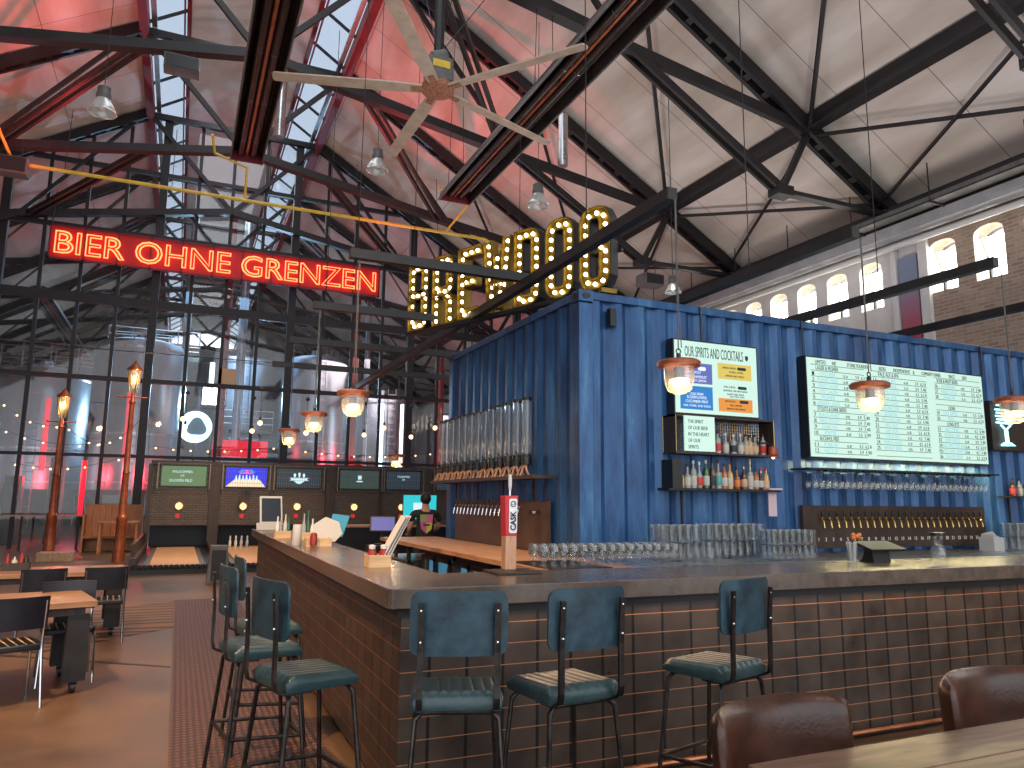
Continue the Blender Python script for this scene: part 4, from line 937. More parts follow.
stack(4.95, 1, 6.2, 3, 1, 'straight beer tumbler in the gap between left and middle stack, %s layer', 'loose tumblers')
stack(5.13, 8, 6.42, 3, 2, 'straight beer tumbler in the tall middle stack, %s layer', 'middle stack of tumblers')
stack(5.62, 7, 6.0, 3, 2, 'straight beer tumbler in the right stack beside the tap numbers, %s layer', 'right stack of tumblers', .86)
stack(10.0, 6, 6.3, 3, 2, 'straight beer tumbler in the stack at the right edge, %s layer', 'tumblers at the right edge')
t = thing('napkin_box', 'white box of paper napkins at the right end of the numbered taps', 'napkin box', (9.73, 6.5, BZ))
B().bx(9.63, 9.83, 6.4, 6.6, BZ, BZ+.17).build('box', 'paper', t)
b = B()
for i in range(7): b.box((9.66+.024*i, 6.5, BZ+.18), (.02, .16, .05), Euler((.1*i, .2, .3*i)).to_matrix())
b.build('napkin', 'paper', t)['kind'] = 'stuff'

# ================================================================== BAR
SLT, SLB = 1.173, 1.065
SX, SY = 1.07, 4.02
prof = [(SX, SY+.02), (SX+.02, SY), (13.4, SY), (13.4, 4.78), (1.6, 4.78), (1.6, 12.3), (SX, 12.3)]
single(B().prism(prof, (0, 0, SLB), EX, (0, 1, 0), (0, 0, SLT-SLB)), 'bar_worktop', 'slab', 'thick polished concrete bar top turning the corner round the bar', 'bar top', bevel=.006)
bb = thing('tiled_bar', 'dark square tiled bar front with glinting copper joints below the concrete top', 'bar', (3, 6, 0))
pr = [(SX+.1, SY+.1), (13.4, SY+.1), (13.4, 4.7), (1.52, 4.7), (1.52, 12.24), (SX+.1, 12.24)]
B().prism(pr, (0, 0, .03), EX, (0, 1, 0), (0, 0, SLB-.03)).build('tiled_body', 'tile', bb)
pr = [(SX+.14, SY+.14), (13.4, SY+.14), (13.4, 4.66), (1.5, 4.66), (1.5, 12.2), (SX+.14, 12.2)]
B().prism(pr, (0, 0, 0), EX, (0, 1, 0), (0, 0, .03)).build('plinth', 'black_steel', bb)
B().prism([(SX+.07, SY+.07), (13.4, SY+.07), (13.4, SY+.12), (SX+.12, SY+.12), (SX+.12, 12.26), (SX+.07, 12.26)], (0, 0, SLB-.05), EX, (0, 1, 0), (0, 0, .05)).build('shadow_rail', 'black_steel', bb)
b = B(); b.tube([(1.6, SY+.03, .07), (13.3, SY+.03, .07)], .016, 8)
for x in range(2, 13, 2): b.tube([(x, SY+.03, .07), (x, SY+.12, .07)], .01, 6)
b.build('foot_rail', 'copper', bb, smooth=True)
# lower shelves behind the left bar leg
ub = thing('under_bar_unit', 'black equipment run behind the far leg of the bar', 'cabinet', (1.85, 9, 0))
B().bx(1.62, 2.05, 7.6, 12.2, .02, .88).build('body', 'black', ub); B().bx(1.62, 2.07, 7.6, 12.2, .88, .91).build('top', 'stainless', ub)
ub = thing('rear_station', 'low black back station with a pale shelf edge behind the bartender', 'counter', (3.6, 16, 0))
B().bx(2.4, 5.4, 15.8, 16.4, .02, 1.06).build('body', 'black', ub); B().bx(2.36, 5.44, 15.76, 16.44, 1.06, 1.1).build('top', 'wood_top', ub)

# CASK hand pump ----------------------------------------------------
t = thing('cask_pump', 'tall red and wooden CASK hand pump clamped to the bar top', 'hand pump', (2.1, 4.75, SLT))
px_, py_ = 2.07, 4.72
B().bx(px_-.16, px_+.16, py_-.2, py_+.06, SLT, SLT+.018).build('drip_tray', 'dark_wood', t, bevel=.004)
B().bx(px_-.04, px_+.04, py_-.05, py_+.03, SLT+.018, SLT+.25).build('oak_body', 'clipwood', t, bevel=.006)
B().prism([(-.042, 0), (.042, 0), (.05, .27), (-.05, .27)], (px_, py_-.052, SLT+.24), EX, WY, (0, .085, 0)).build('red_case', 'red', t, bevel=.005)
B().rbox((px_+.008, py_-.057, SLT+.375), (.058, .006, .23), .014, 'Y').build('name_plate', 'white_ink', t)
b = B(); b.text('CASK', (px_+.026, py_-.063, SLT+.34), (0, 0, 1), (-1, 0, 0), .055, ext=.001, fitw=.13, off=.002); b.torus((px_+.008, py_-.062, SLT+.455), .018, .003, 'Y', 16, 6); b.text('L', (px_+.018, py_-.063, SLT+.455), (0, 0, 1), (-1, 0, 0), .03, ext=.001); b.build('lettering', 'black_ink', t)
b = B(); b.tube([(px_, py_-.02, SLT+.5), (px_, py_-.02, SLT+.55)], .01, 8); b.build('ferrule', 'chrome', t, smooth=True)
b = B(); b.lathe([(.009, 0), (.012, .02), (.014, .07), (.01, .1), (.003, .104)], (px_, py_-.02, SLT+.55), 10); b.build('pull_handle', 'white', t, smooth=True)

# ================================================================== things on the bar
def caddy(x, y, w, label, sauces=True):
    t = thing('condiment_caddy', label, 'caddy', (x, y, SLT))
    b = B(); b.bx(-w/2, w/2, -.07, .07, 0, .012)
    for s in (-1, 1): b.bx(-w/2, w/2, s*.07-.006, s*.07+.006, 0, .085); b.bx(s*w/2-.006, s*w/2+.006, -.07, .07, 0, .085)
    b.build('wooden_box', 'light_wood', t, world=False)
    return t
t = caddy(1.335, 5.37, .15, 'wooden caddy with two red sauce jars nearest the bar corner')
for s in (-.042, .042):
    j = B().lathe([(.01, .012), (.034, .015), (.034, .1), (.022, .12), (.022, .13), (.002, .13)], (s, 0, 0), 12).build('sauce_jar', 'ketchup', t, world=False, smooth=True)
    B().lathe([(.024, .125), (.024, .15), (.003, .155)], (s, 0, 0), 10).build('jar_lid', 'white', j, world=False, smooth=True)
t = thing('menu_cards', 'white menu cards leaning up out of the caddy nearest the corner', 'menus', (1.37, 5.4, SLT))
b = B()
for i in range(3): b.box((.07+.014*i, .0, .2), (.006, .14, .36), Euler((0, .5, .1*i)).to_matrix())
b.build('card', 'paper', t, world=False)
t = caddy(1.32, 7.8, .24, 'wooden caddy holding an open paper menu further along the bar')
B().lathe([(.01, .01), (.035, .015), (.035, .12), (.02, .14), (.002, .14)], (-.06, -.1, 0), 12).build('sauce_jar', 'ketchup', t, world=False, smooth=True)
t = thing('paper_menu', 'large folded white paper menu with a blue back standing in the second caddy', 'menu', (1.42, 7.85, SLT+.04))
B().prism([(-.13, .02), (.08, 0), (.15, .08), (.1, .2), (-.04, .25), (-.16, .17)], (0, 0, 0), EX, (.1, .2, 1), (0, .006, 0)).build('front_sheet', 'paper', t, world=False)
B().prism([(0, .08), (.16, .04), (.22, .26), (.04, .28)], (0, .05, 0), EX, (.1, .25, 1), (0, .006, 0)).build('back_sheet', 'blue_paper', t, world=False)
single(B().bx(1.38, 1.56, 8.4, 8.7, SLT, SLT+.05), 'paper_tray', 'dark_wood', 'small dark tray behind the paper menu on the bar', 'tray')
t = caddy(1.18, 9.5, .18, 'darker caddy of cutlery and bottles near the tablet stand')
for i, (x, y, h) in enumerate(((-.06, 0, .26), (-.02, .03, .22), (.03, 0, .28), (.07, .02, .24))):
    B().lathe([(.006, .01), (.022, .015), (.024, h*.6), (.01, h*.75), (.01, h), (.002, h)], (x, y, 0), 10).build('sauce_bottle', ('white', 'clearb', 'paper', 'green')[i], t, world=False, smooth=True)
t = caddy(1.42, 9.1, .18, 'caddy with green and white bottles left of the paper menu')
for i, (x, y, h) in enumerate(((-.05, 0, .3), (0, .02, .34), (.05, 0, .24))):
    B().lathe([(.006, .01), (.026, .015), (.028, h*.5), (.01, h*.75), (.01, h), (.002, h)], (x, y, 0), 10).build('sauce_bottle', ('clearb', 'green', 'white')[i], t, world=False, smooth=True)
single(B().lathe([(.045, 0), (.05, .02), (.045, .2), (.04, .21), (.002, .21)], (1.14, 8.0, SLT), 14), 'paper_cup', 'paper', 'pale paper cup standing left of the wooden menu caddy', 'cup', smooth=True)
t = thing('tablet_stand', 'white framed tablet propped up at the far end of the bar', 'tablet', (1.27, 11.95, SLT), 0)
rm = Euler((-.3, .0, .1)).to_matrix()
B().box((.03, 0, .28), (.33, .03, .46), rm).build('frame', 'white', t, world=False, bevel=.004)
B().box((.03, -.02, .3), (.28, .01, .36), rm).build('screen', mat('tablet glass', (.03, .04, .06), .15), t, world=False)
B().box((0, -.12, .055), (.36, .02, .11), Euler((-.3, 0, .1)).to_matrix()).build('card_holder', 'paper', t, world=False)
B().box((.02, .12, .14), (.16, .02, .3), Euler((.35, 0, .1)).to_matrix()).build('prop_leg', 'white', t, world=False)
# right side of the bar
t = thing('straw_glass', 'tall clear glass with straws and a red flower on the right half of the bar', 'glass', (5.12, 4.6, SLT))
B().lathe([(.002, .01), (.035, 0), (.05, .16), (.047, .16), (.033, .015), (.002, .014)], (0, 0, 0), 14).build('tumbler', 'glass', t, world=False, smooth=True)
b = B()
for i in range(6): a = i*1.1; b.tube([(.02*math.cos(a), .02*math.sin(a), .01), (.035*math.cos(a), .035*math.sin(a), .17)], .006, 6)
b.build('straw', 'paper', t, world=False)
b = B()
for i in range(6): a = i*1.05; b.sph((.06+.03*math.cos(a), .02*math.sin(a), .2+.012*(i % 3)), .018, 8, 6)
b.build('red_flower', 'lab_orange', t, world=False, smooth=True)
t = thing('till_tablet', 'black angled till tablet on the right half of the bar seen from behind', 'till', (5.42, 4.62, SLT))
B().prism([(-.06, 0), (.1, 0), (.06, .02), (.02, .12), (-.04, .12)], (-.1, 0, 0), (0, 1, 0), WY, (.2, 0, 0)).build('wedge_base', 'black', t, world=False)
B().box((.02, -.02, .13), (.4, .2, .02), Euler((.3, 0, 0)).to_matrix()).build('tablet', 'black', t, world=False, bevel=.004)
t = thing('glass_carafe', 'waisted clear glass carafe with a dark lid on the right half of the bar', 'carafe', (6.22, 4.64, SLT))
B().lathe([(.002, .004), (.06, 0), (.07, .04), (.06, .09), (.035, .13), (.045, .18), (.06, .21), (.058, .21), (.042, .18), (.032, .13), (.056, .09), (.065, .04)], (0, 0, 0), 16).build('vessel', 'glass', t, world=False, smooth=True)
B().lathe([(.002, .21), (.065, .21), (.065, .235), (.002, .24)], (0, 0, 0), 16).build('lid', 'black', t, world=False, smooth=True)

single(B().bx(2.95, 3.4, 12.3, 12.75, 0, .885), 'till_cabinet', 'black', 'narrow black cabinet under the purple till screen', 'cabinet')
# tills ----------------------------------------------------
t = thing('till_screen', 'purple blue till screen behind the far leg of the bar', 'screen', (3.17, 12.5, .89))
q = Euler((-.25, 0, -.25)).to_matrix()
B().box((0, 0, .35), (.42, .04, .26), q).build('housing', 'black', t, world=False, bevel=.006)
B().box((0, -.024, .352), (.38, .006, .22), q).build('display', 'posblue', t, world=False)
B().lathe([(.12, 0), (.12, .02), (.03, .03), (.03, .25), (.01, .25)], (0, .03, 0), 14).build('foot', 'black', t, world=False, smooth=True)
t = thing('wall_monitor', 'bright cyan monitor behind the bartender', 'monitor', (4.86, 15.95, 1.1))
B().box((0, 0, .38), (.76, .05, .56), Euler((0, 0, -.2)).to_matrix()).build('housing', 'black', t, world=False)
B().box((-.005, -.03, .385), (.72, .01, .52), Euler((0, 0, -.2)).to_matrix()).build('display', 'poscyan', t, world=False)
B().box((-.02, -.04, .4), (.26, .004, .16), Euler((0, 0, -.2)).to_matrix()).build('window_art', 'tvwhite', t, world=False)
B().bx(-.12, .12, -.1, .1, 0, .02).bx(-.03, .03, .02, .05, 0, .3).build('foot', 'black', t, world=False)

# ================================================================== BAR STOOLS
def make_stool(label, loc, rz, worn=False):
    t = thing('bar_stool', label, 'bar stool', loc, rz, 'bar stools along the bar'); t.scale = (1, 1, 1.04)
    # seat: padded with long ribs front to back
    nx, ny = 71, 15; W, D = .42, .40; vs = []; fs = []
    for j in range(ny):
        for i in range(nx):
            u = i/(nx-1)*2-1; v = j/(ny-1)*2-1
            x = u*W/2; y = v*D/2
            e = max(abs(u), abs(v)); edge = math.sqrt(max(0, 1-max(0, (e-.78)/.22)**2))
            rib = 1-(1-abs(math.sin((u/.86+1)*PI*3.5))**.35)*(1-max(0, min(1, (abs(v)-.7)/.25))) if abs(u) < .86 else 1
            k = .035*max(0, abs(v)-.7)*0
            if abs(u) > .85 and abs(v) > .8: x *= .985; y *= .985
            vs.append((x, y, .735+.035*edge+.014*(rib-1) - .008*v))
    o = len(vs)
    for j in range(ny-1):
        for i in range(nx-1): fs.append((j*nx+i, j*nx+i+1, (j+1)*nx+i+1, (j+1)*nx+i))
    ring = [i for i in range(nx)]+[j*nx+nx-1 for j in range(1, ny)]+[(ny-1)*nx+i for i in range(nx-2, -1, -1)]+[j*nx for j in range(ny-2, 0, -1)]
    for q in ring: vs.append((vs[q][0]*.97, vs[q][1]*.97, .7))
    L = len(ring)
    for q in range(L): fs.append((ring[q], ring[(q+1) % L], o+(q+1) % L, o+q))
    fs.append(tuple(o+q for q in range(L-1, -1, -1)))
    MB().add(vs, fs).build('seat', 'vinyl', t, world=False, smooth=True, ang=60)
    # backrest: curved ply
    n = 10; R = .02; poly = []
    w, h, r = .22, .135, .045
    for q, (a, b_) in enumerate(((1, 1), (-1, 1), (-1, -1), (1, -1))):
        for k in range(5):
            an = PI/2*(q+k/4); poly.append((a*(w-r)+r*math.cos(an), b_*(h-r)+r*math.sin(an)))
    # grid version so that it can bend
    nx2, nz2 = 14, 8; vs = []; fs = []
    def inside(u, v):
        x = u*w; z = v*h
        ax, az = abs(x)-(w-r), abs(z)-(h-r)
        if ax > 0 and az > 0:
            m_ = max(ax, az); l = math.hypot(ax, az); s2 = m_/l
            x = math.copysign(w-r+ax*s2, x); z = math.copysign(h-r+az*s2, z)
        return x, z
    for side in (0, 1):
        for j in range(nz2+1):
            for i in range(nx2+1):
                x, z = inside(i/nx2*2-1, j/nz2*2-1)
                y = -.215 - .03*(1-(x/w)**2) + .012*side - .1*(z)*.25
                vs.append((x, y, 1.065+z))
    NN = (nx2+1)*(nz2+1)
    for side in (0, 1):
        for j in range(nz2):
            for i in range(nx2):
                q = side*NN+j*(nx2+1)+i; f = (q, q+1, q+nx2+2, q+nx2+1); fs.append(f if side else f[::-1])
    ring = [i for i in range(nx2+1)]+[j*(nx2+1)+nx2 for j in range(1, nz2+1)]+[nz2*(nx2+1)+i for i in range(nx2-1, -1, -1)]+[j*(nx2+1) for j in range(nz2-1, 0, -1)]
    for q in range(len(ring)): a, b_ = ring[q], ring[(q+1) % len(ring)]; fs.append((a, b_, NN+b_, NN+a))
    MB().add(vs, fs).build('backrest', 'ply', t, world=False, smooth=True, ang=50)
    for s in (-1, 1):
        b = B(); pts = [(s*.17, -.262, 1.15), (s*.17, -.246, .95), (s*.17, -.245, .76), (s*.17, -.235, .715), (s*.17, -.19, .695), (s*.165, -.05, .693)]
        for p, q in zip(pts[:-1], pts[1:]): b.bar(p, q, .028, .014, (0, 1, 0) if abs(q[2]-p[2]) > .03 else (0, 0, 1))
        up_ = b.build('back_post', 'stool_steel', t, world=False)
        b = B()
        for z in (1.12, .99): b.lathe([(.001, 0), (.007, .0), (.007, .004), (.001, .006)], (0, 0, 0), 8)
        b2 = B(); b2.sph((s*.17, -.262, 1.12), .008, 6, 4); b2.sph((s*.17, -.257, .99), .008, 6, 4); b2.build('bolt', 'chrome', up_, world=False)
    def leg(s, f):
        y0 = .16*f; return [(s*.08, y0, .688), (s*.155, y0, .686), (s*.185, y0+.012*f, .66), (s*.235, y0+.075*f, .0)]
    for s in (-1, 1):
        for f in (-1, 1):
            B().tube(leg(s, f), .0125, 8).build('leg', 'stool_steel', t, world=False, smooth=True)
            e = leg(s, f)[-1]; B().lathe([(.001, 0), (.017, 0), (.017, .02), (.013, .03)], (e[0], e[1], 0), 8).build('foot_cap', 'black', t, world=False, smooth=True)
    B().tube([(-.08, .16, .688), (.08, .16, .688)], .0125, 8).tube([(-.08, -.16, .688), (.08, -.16, .688)], .0125, 8).build('seat_frame', 'stool_steel', t, world=False, smooth=True)
    def on(s, f, z):
        a, b_ = Vector((s*.185, .172*f, .66)), Vector((s*.235, .235*f, 0)); return tuple(a+(b_-a)*((.66-z)/.66))
    b = B()
    b.tube([on(-1, 1, .27), on(1, 1, .27)], .011, 8); b.tube([on(-1, -1, .3), on(1, -1, .3)], .011, 8)
    for s in (-1, 1): b.tube([on(s, 1, .27), on(s, -1, .3)], .011, 8)
    b.build('foot_rest', 'stool_steel', t, world=False, smooth=True)
    return t
st = make_stool('teal bar stool in front of the bar corner, left of the two side by side', (1.255, 3.45, 0), math.radians(-18))
for lb, loc, rz in (('teal bar stool turned slightly left, right of the one at the bar corner', (1.785, 3.39, 0), math.radians(6)),
                    ('teal bar stool standing alone before the tiles, behind the brown leather chair', (2.78, 3.48, 0), math.radians(15))):
    dup(st, loc, rz, lb)
s2_ = make_stool('nearest of the three teal bar stools along the left bar side, whole seat in view', (.66, 4.07, 0), math.radians(-90+17), True)
dup(s2_, (.52, 4.9, 0), math.radians(-90+9), 'middle of the three bar stools along the left bar side')
dup(s2_, (.64, 5.62, 0), math.radians(-90+4), 'furthest of the three bar stools along the left bar side, mostly hidden')

# ================================================================== FOREGROUND TABLE AND CHAIRS
t = thing('plank_table', 'worn wooden plank table in the bottom right corner', 'table', (3.5, 1.6, 0))
for i in range(5): B().bx(1.86, 5.4, .86+.262*i, .86+.262*i+.258, .715, .76).build('plank', 'old_wood', t, bevel=.004)
for x in (2.3, 4.9):
    for y in (1.05, 1.95): B().bx(x-.035, x+.035, y-.035, y+.035, 0, .715).build('leg', 'black_steel', t)
b = B(); b.bx(2.26, 4.94, 1.92, 1.98, .66, .715); b.bx(2.26, 4.94, 1.02, 1.08, .66, .715); b.build('frame', 'black_steel', t)
def leather(label, loc, rz):
    t = thing('leather_chair', label, 'chair', loc, rz, 'leather chairs at the plank table')
    # facing -Y ; curved padded back
    nx, nz = 24, 12; vs = []; fs = []
    W, zb, zt = .355, .46, .9
    def P(u, v, side):
        x = u*W; z = zb+(zt-zb)*v
        if v > .86 and abs(u) > .86:
            du, dv = (abs(u)-.86)/.14, (v-.86)/.14; m_ = max(du, dv); l = math.hypot(du, dv)
            s_ = m_/l if l > 0 else 1; x = math.copysign((.86+.14*du*s_)*W, u); z = zb+(zt-zb)*(.86+.14*dv*s_)
        y = -.14*abs(u)**2.4*(1)+.04*v
        e = max(abs(u), v if v > .5 else 0); th = .045*math.sqrt(max(0.0, 1-max(0, (e-.82)/.18)**2))+.002
        return (x, y+(th if side else -th), z)
    for side in (0, 1):
        for j in range(nz+1):
            for i in range(nx+1): vs.append(P(i/nx*2-1, j/nz, side))
    NN = (nx+1)*(nz+1)
    for side in (0, 1):
        for j in range(nz):
            for i in range(nx):
                q = side*NN+j*(nx+1)+i; f = (q, q+1, q+nx+2, q+nx+1); fs.append(f[::-1] if side else f)
    ring = [i for i in range(nx+1)]+[j*(nx+1)+nx for j in range(1, nz+1)]+[nz*(nx+1)+i for i in range(nx-1, -1, -1)]+[j*(nx+1) for j in range(nz-1, 0, -1)]
    for q in range(len(ring)): a, b_ = ring[q], ring[(q+1) % len(ring)]; fs.append((b_, a, NN+a, NN+b_))
    MB().add(vs, fs).build('backrest', 'leather', t, world=False, smooth=True, ang=70)
    B().rbox((0, -.24, .45), (.56, .46, .09), .08, 'Z', 6).build('seat', 'leather', t, world=False, smooth=True, bevel=.02)
    for s in (-1, 1):
        for y in (-.42, -.02): B().tube([(s*.18, -.22+(y+.22)*.7, .41), (s*.23, y, 0)], .014, 8).build('leg', 'black_steel', t, world=False, smooth=True)
    return t
l1 = leather('brown leather chair at the plank table, left one in front of the tiled bar', (2.14, 2.38, 0), math.radians(5))
dup(l1, (3.43, 2.42, 0), math.radians(3), 'brown leather chair at the plank table, cut by the right picture edge')

# ================================================================== LEFT TABLES AND CHAIRS
def caster_table(label, corner, ang, L, D, zt=.76):
    u = Vector((math.cos(ang), math.sin(ang), 0)); v = Vector((-u.y, u.x, 0)); c = Vector((*corner, 0))
    t = thing('caster_table', label, 'table', tuple(c-u*L/2+v*D/2), ang, 'wooden tables on casters')
    B().bx(-L/2, L/2, -D/2, D/2, zt-.05, zt).build('tabletop', 'table_wood', t, world=False, bevel=.004)
    B().bx(-L/2+.08, L/2-.08, -D/2+.06, D/2-.06, zt-.12, zt-.05).build('apron', 'dark_wood', t, world=False)
    for x in (-L/2+.12, L/2-.12):
        for y in (-D/2+.1, D/2-.1):
            lg = B().bx(x-.085, x+.085, y-.05, y+.05, .1, zt-.12).build('leg', 'black_steel', t, world=False)
            b = B(); b.tube([(x-.02, y, .045), (x+.02, y, .045)], .045, 12); b.bx(x-.03, x+.03, y-.02, y+.02, .06, .1); b.build('caster', 'black', lg, world=False, smooth=True)
    return t
caster_table('nearer wooden table on black caster legs at the left edge', (-.57, 7.5), math.radians(14), 2.6, .95)
caster_table('further wooden table on black caster legs, behind the near one', (-.5, 10.35), math.radians(6), 3.0, .95)
def cafe_chair(label, loc, rz):
    t = thing('cafe_chair', label, 'chair', loc, rz, 'dark vinyl chairs at the left tables')
    b = B(); b.rbox((0, 0, .455), (.42, .41, .05), .05, 'Z')
    b.build('seat', 'navy', t, world=False, smooth=True, bevel=.012)
    b = B()
    for i in range(6): b.tube([(-.15+.06*i, -.19, .482), (-.15+.06*i, .19, .482)], .006, 5)
    b.build('seat_stripe', 'light_wood', t, world=False)
    vs = []; n = 12
    b = B()
    for i in range(n):
        a0, a1 = -1+2*i/n, -1+2*(i+1)/n
        ya, yb = -.2-.05*(1-a0*a0), -.2-.05*(1-a1*a1); xa, xb = a0*.22, a1*.22
        b.add([(xa, ya, .6), (xb, yb, .6), (xb, yb-.03, .85), (xa, ya-.03, .85), (xa, ya+.035, .6), (xb, yb+.035, .6), (xb, yb+.005, .85), (xa, ya+.005, .85)],
              [(0, 1, 2, 3), (7, 6, 5, 4), (3, 2, 6, 7), (4, 5, 1, 0)]+([(0, 3, 7, 4)] if i == 0 else [])+([(1, 5, 6, 2)] if i == n-1 else []))
    b.build('backrest', 'navy', t, world=False, smooth=True)
    for s in (-1, 1):
        B().tube([(s*.2, -.23, .82), (s*.2, -.2, .6), (s*.2, -.19, .46), (s*.2, -.2, .4), (s*.215, -.26, 0)], .012, 8).build('leg', 'chrome', t, world=False, smooth=True)
        B().tube([(s*.2, -.1, .425), (s*.2, .12, .425), (s*.2, .17, .4), (s*.215, .23, 0)], .012, 8).build('leg', 'chrome', t, world=False, smooth=True)
    return t
c0 = cafe_chair('dark chair with its back to us at the near left table, nearest', (-1.17, 7.32, 0), math.radians(20))
dup(c0, (-1.9, 7.0, 0), math.radians(10), 'dark chair at the near left table, mostly outside the left edge')
dup(c0, (-.84, 8.1, 0), math.radians(190), 'dark chair on the far side of the near left table, facing us')
dup(c0, (-.7, 10.05, 0), math.radians(4), 'dark chair at the right end of the further left table, back towards us')
dup(c0, (-1.32, 10.0, 0), math.radians(8), 'dark chair at the middle of the further left table, back towards us')
dup(c0, (-2.3, 10.0, 0), math.radians(8), 'dark chair at the further left table, cut by the left edge')
t = thing('condiment_caddy', 'red and black condiment caddy on the further left table', 'caddy', (-1.72, 10.75, .76))
B().bx(-.14, .14, -.08, .08, 0, .09).build('box', 'dark_wood', t, world=False)
for i, (x, m, h) in enumerate(((-.09, 'ketchup', .2), (-.02, 'lab_white', .16), (.05, 'ketchup', .22), (.1, 'black', .18))):
    B().lathe([(.01, .02), (.03, .03), (.03, h*.7), (.012, h*.85), (.012, h), (.002, h)], (x, 0, 0), 10).build('sauce_bottle', m, t, world=False, smooth=True)
t = thing('condiment_caddy', 'caddy with white napkins at the left end of the further left table', 'caddy', (-2.05, 10.7, .76))
B().bx(-.12, .12, -.08, .08, 0, .08).build('box', 'light_wood', t, world=False)
B().box((0, 0, .13), (.18, .1, .14), Euler((.2, .1, 0)).to_matrix()).build('napkin', 'paper', t, world=False)

# floor finishes
single(B().bx(.06, SX-.05, 2.2, 13.5, 0, .008), 'floor_mat', 'mat_rubber', 'long ribbed red brown rubber mat on the floor beside the left bar stools', 'mat')
struct(B().prism([(-1.4, 9.4), (.06, 10.75), (.06, 13.4), (-1.4, 12.4)], (0, 0, 0), EX, (0, 1, 0), (0, 0, .004)), 'trim_7', 'parquet')
struct(B().prism([(-1.6, 9.52), (.05, 8.3), (.05, 8.36), (-1.6, 9.6)], (0, 0, 0), EX, (0, 1, 0), (0, 0, .003)), 'trim_8', 'black_steel')
# ================================================================== CEILING EQUIPMENT
def heater(x, z, y0, y1, label, w=.66):
    t = thing('radiant_heater', label, 'heater', (x, (y0+y1)/2, z), 0, 'long hanging radiant heaters')
    pf = [(-w/2, -.14), (-w*.42, .06), (-.12, .12), (.12, .12), (w*.42, .06), (w/2, -.14), (w/2-.02, -.14), (w*.42-.025, .04), (.12, .1), (-.12, .1), (-w*.42+.025, .04), (-w/2+.02, -.14)]
    B().prism([(x+a, z+b_) for a, b_ in pf], (0, y0, 0), EX, WY, (0, y1-y0, 0)).build('hood', 'heater', t)
    for s in (-1, 1): B().tube([(x+s*.13, y0+.05, z-.02), (x+s*.13, y1-.12, z-.02)], .07, 12).build('burner_tube', 'tube_dark', t, smooth=True)
    b = B(); b.tube([(x, y0, z-.02), (x, y1-.1, z-.02)], .035, 8); b.build('centre_pipe', 'post', t, smooth=True)
    for s in (-1, 1): B().bar((x+s*w/2, y0, z-.15), (x+s*w/2, y1, z-.15), .03, .05).build('edge_strip', 'grey', t)
    b = B()
    k = y0+1
    while k < y1: b.torus((x-.13, k, z-.02), .075, .006, 'Y', 12, 5); b.torus((x+.13, k, z-.02), .075, .006, 'Y', 12, 5); k += 1.7
    b.build('tube_clip', 'chrome', t)
    B().prism([(x+a*1.02, z+b_) for a, b_ in [(-w/2, -.16), (-w*.42, .07), (-.12, .13), (.12, .13), (w*.42, .07), (w/2, -.16)]], (0, y1-.06, 0), EX, WY, (0, .05, 0)).build('end_plate', 'red_steel', t)
    b = B()
    for y in (6.3, 11.66, 16.6):
        if y0 < y < y1:
            for s in (-1, 1): b.tube([(x+s*.2, y, z+.1), (x+s*.1, y, rz_(max(x, RX)) if x > CX else 11.7)], .008, 5)
    b.build('hanger', 'black_steel', t)
    return t
heater(.83, 9.15, -4, 16.6, 'long double tube radiant heater hanging left of the fan, pointing away')
heater(5.75, 9.15, -4, 16.75, 'long double tube radiant heater crossing the roof right of the fan', .8)
heater(10.6, 8.9, -4, 4.6, 'dark hanging heater at the top right corner')
heater(-5.2, 9.1, 31, 46, 'long radiant heater hanging behind the glass on the left')

# fan
FX, FY, FZ = 3.28, 10.45, 8.05
t = thing('ceiling_fan', 'huge five bladed ceiling fan with beige blades under the roof', 'fan', (FX, FY, FZ))
B().tube([(0, 0, .55), (0, 0, rz_(RX)-FZ-.0)], .085, 8).build('drop_pole', 'black_steel', t, world=False)
b = B(); b.bx(-.2, .2, -.16, .16, .12, .5); b.tube([(-.1, 0, .5), (.12, 0, .62)], .12, 10); b.build('motor', 'grey', t, world=False, bevel=.02)
B().bx(-.14, .14, -.17, -.162, .3, .42).build('yellow_tag', 'yellow', t, world=False)
B().lathe([(.02, -.05), (.26, -.03), (.26, .06), (.12, .12), (.02, .12)], (0, 0, 0), 20).build('hub', 'fanhub', t, world=False, smooth=True)
for i in range(5):
    a = math.radians(20+72*i); R = Matrix.Rotation(a, 3, 'Z') @ Matrix.Rotation(.16, 3, 'X')
    b = B(); pl = [(.22, -.085), (.9, -.11), (2.5, -.095), (2.53, -.05), (2.53, .06), (2.5, .095), (.9, .11), (.22, .085)]
    vs = [R @ Vector((x, y, z)) for z in (-.012, .016) for x, y in pl]; n = len(pl)
    b.add(vs, [tuple(range(n-1, -1, -1)), tuple(range(n, 2*n))]+[(q, (q+1) % n, n+(q+1) % n, n+q) for q in range(n)])
    bl = b.build('blade', 'fan', t, world=False, bevel=.005)
    b = B(); b.add([R @ Vector(v) for v in [(.1, -.05, -.03), (.42, -.05, -.03), (.42, .05, -.03), (.1, .05, -.03), (.1, -.05, -.012), (.42, -.05, -.012), (.42, .05, -.012), (.1, .05, -.012)]], [(0, 3, 2, 1), (4, 5, 6, 7), (0, 1, 5, 4), (1, 2, 6, 5), (2, 3, 7, 6), (3, 0, 4, 7)])
    b.build('blade_bracket', 'fanhub', bl, world=False)
b = B()
for p in ((2.5, .4, 4.6), (-2.2, .3, 4.8), (.3, 2.2, 3.6), (.2, -2.4, 4.)): b.tube([(0, 0, .6), p], .008, 5)
b.build('guy_wire', 'black_steel', t, world=False)

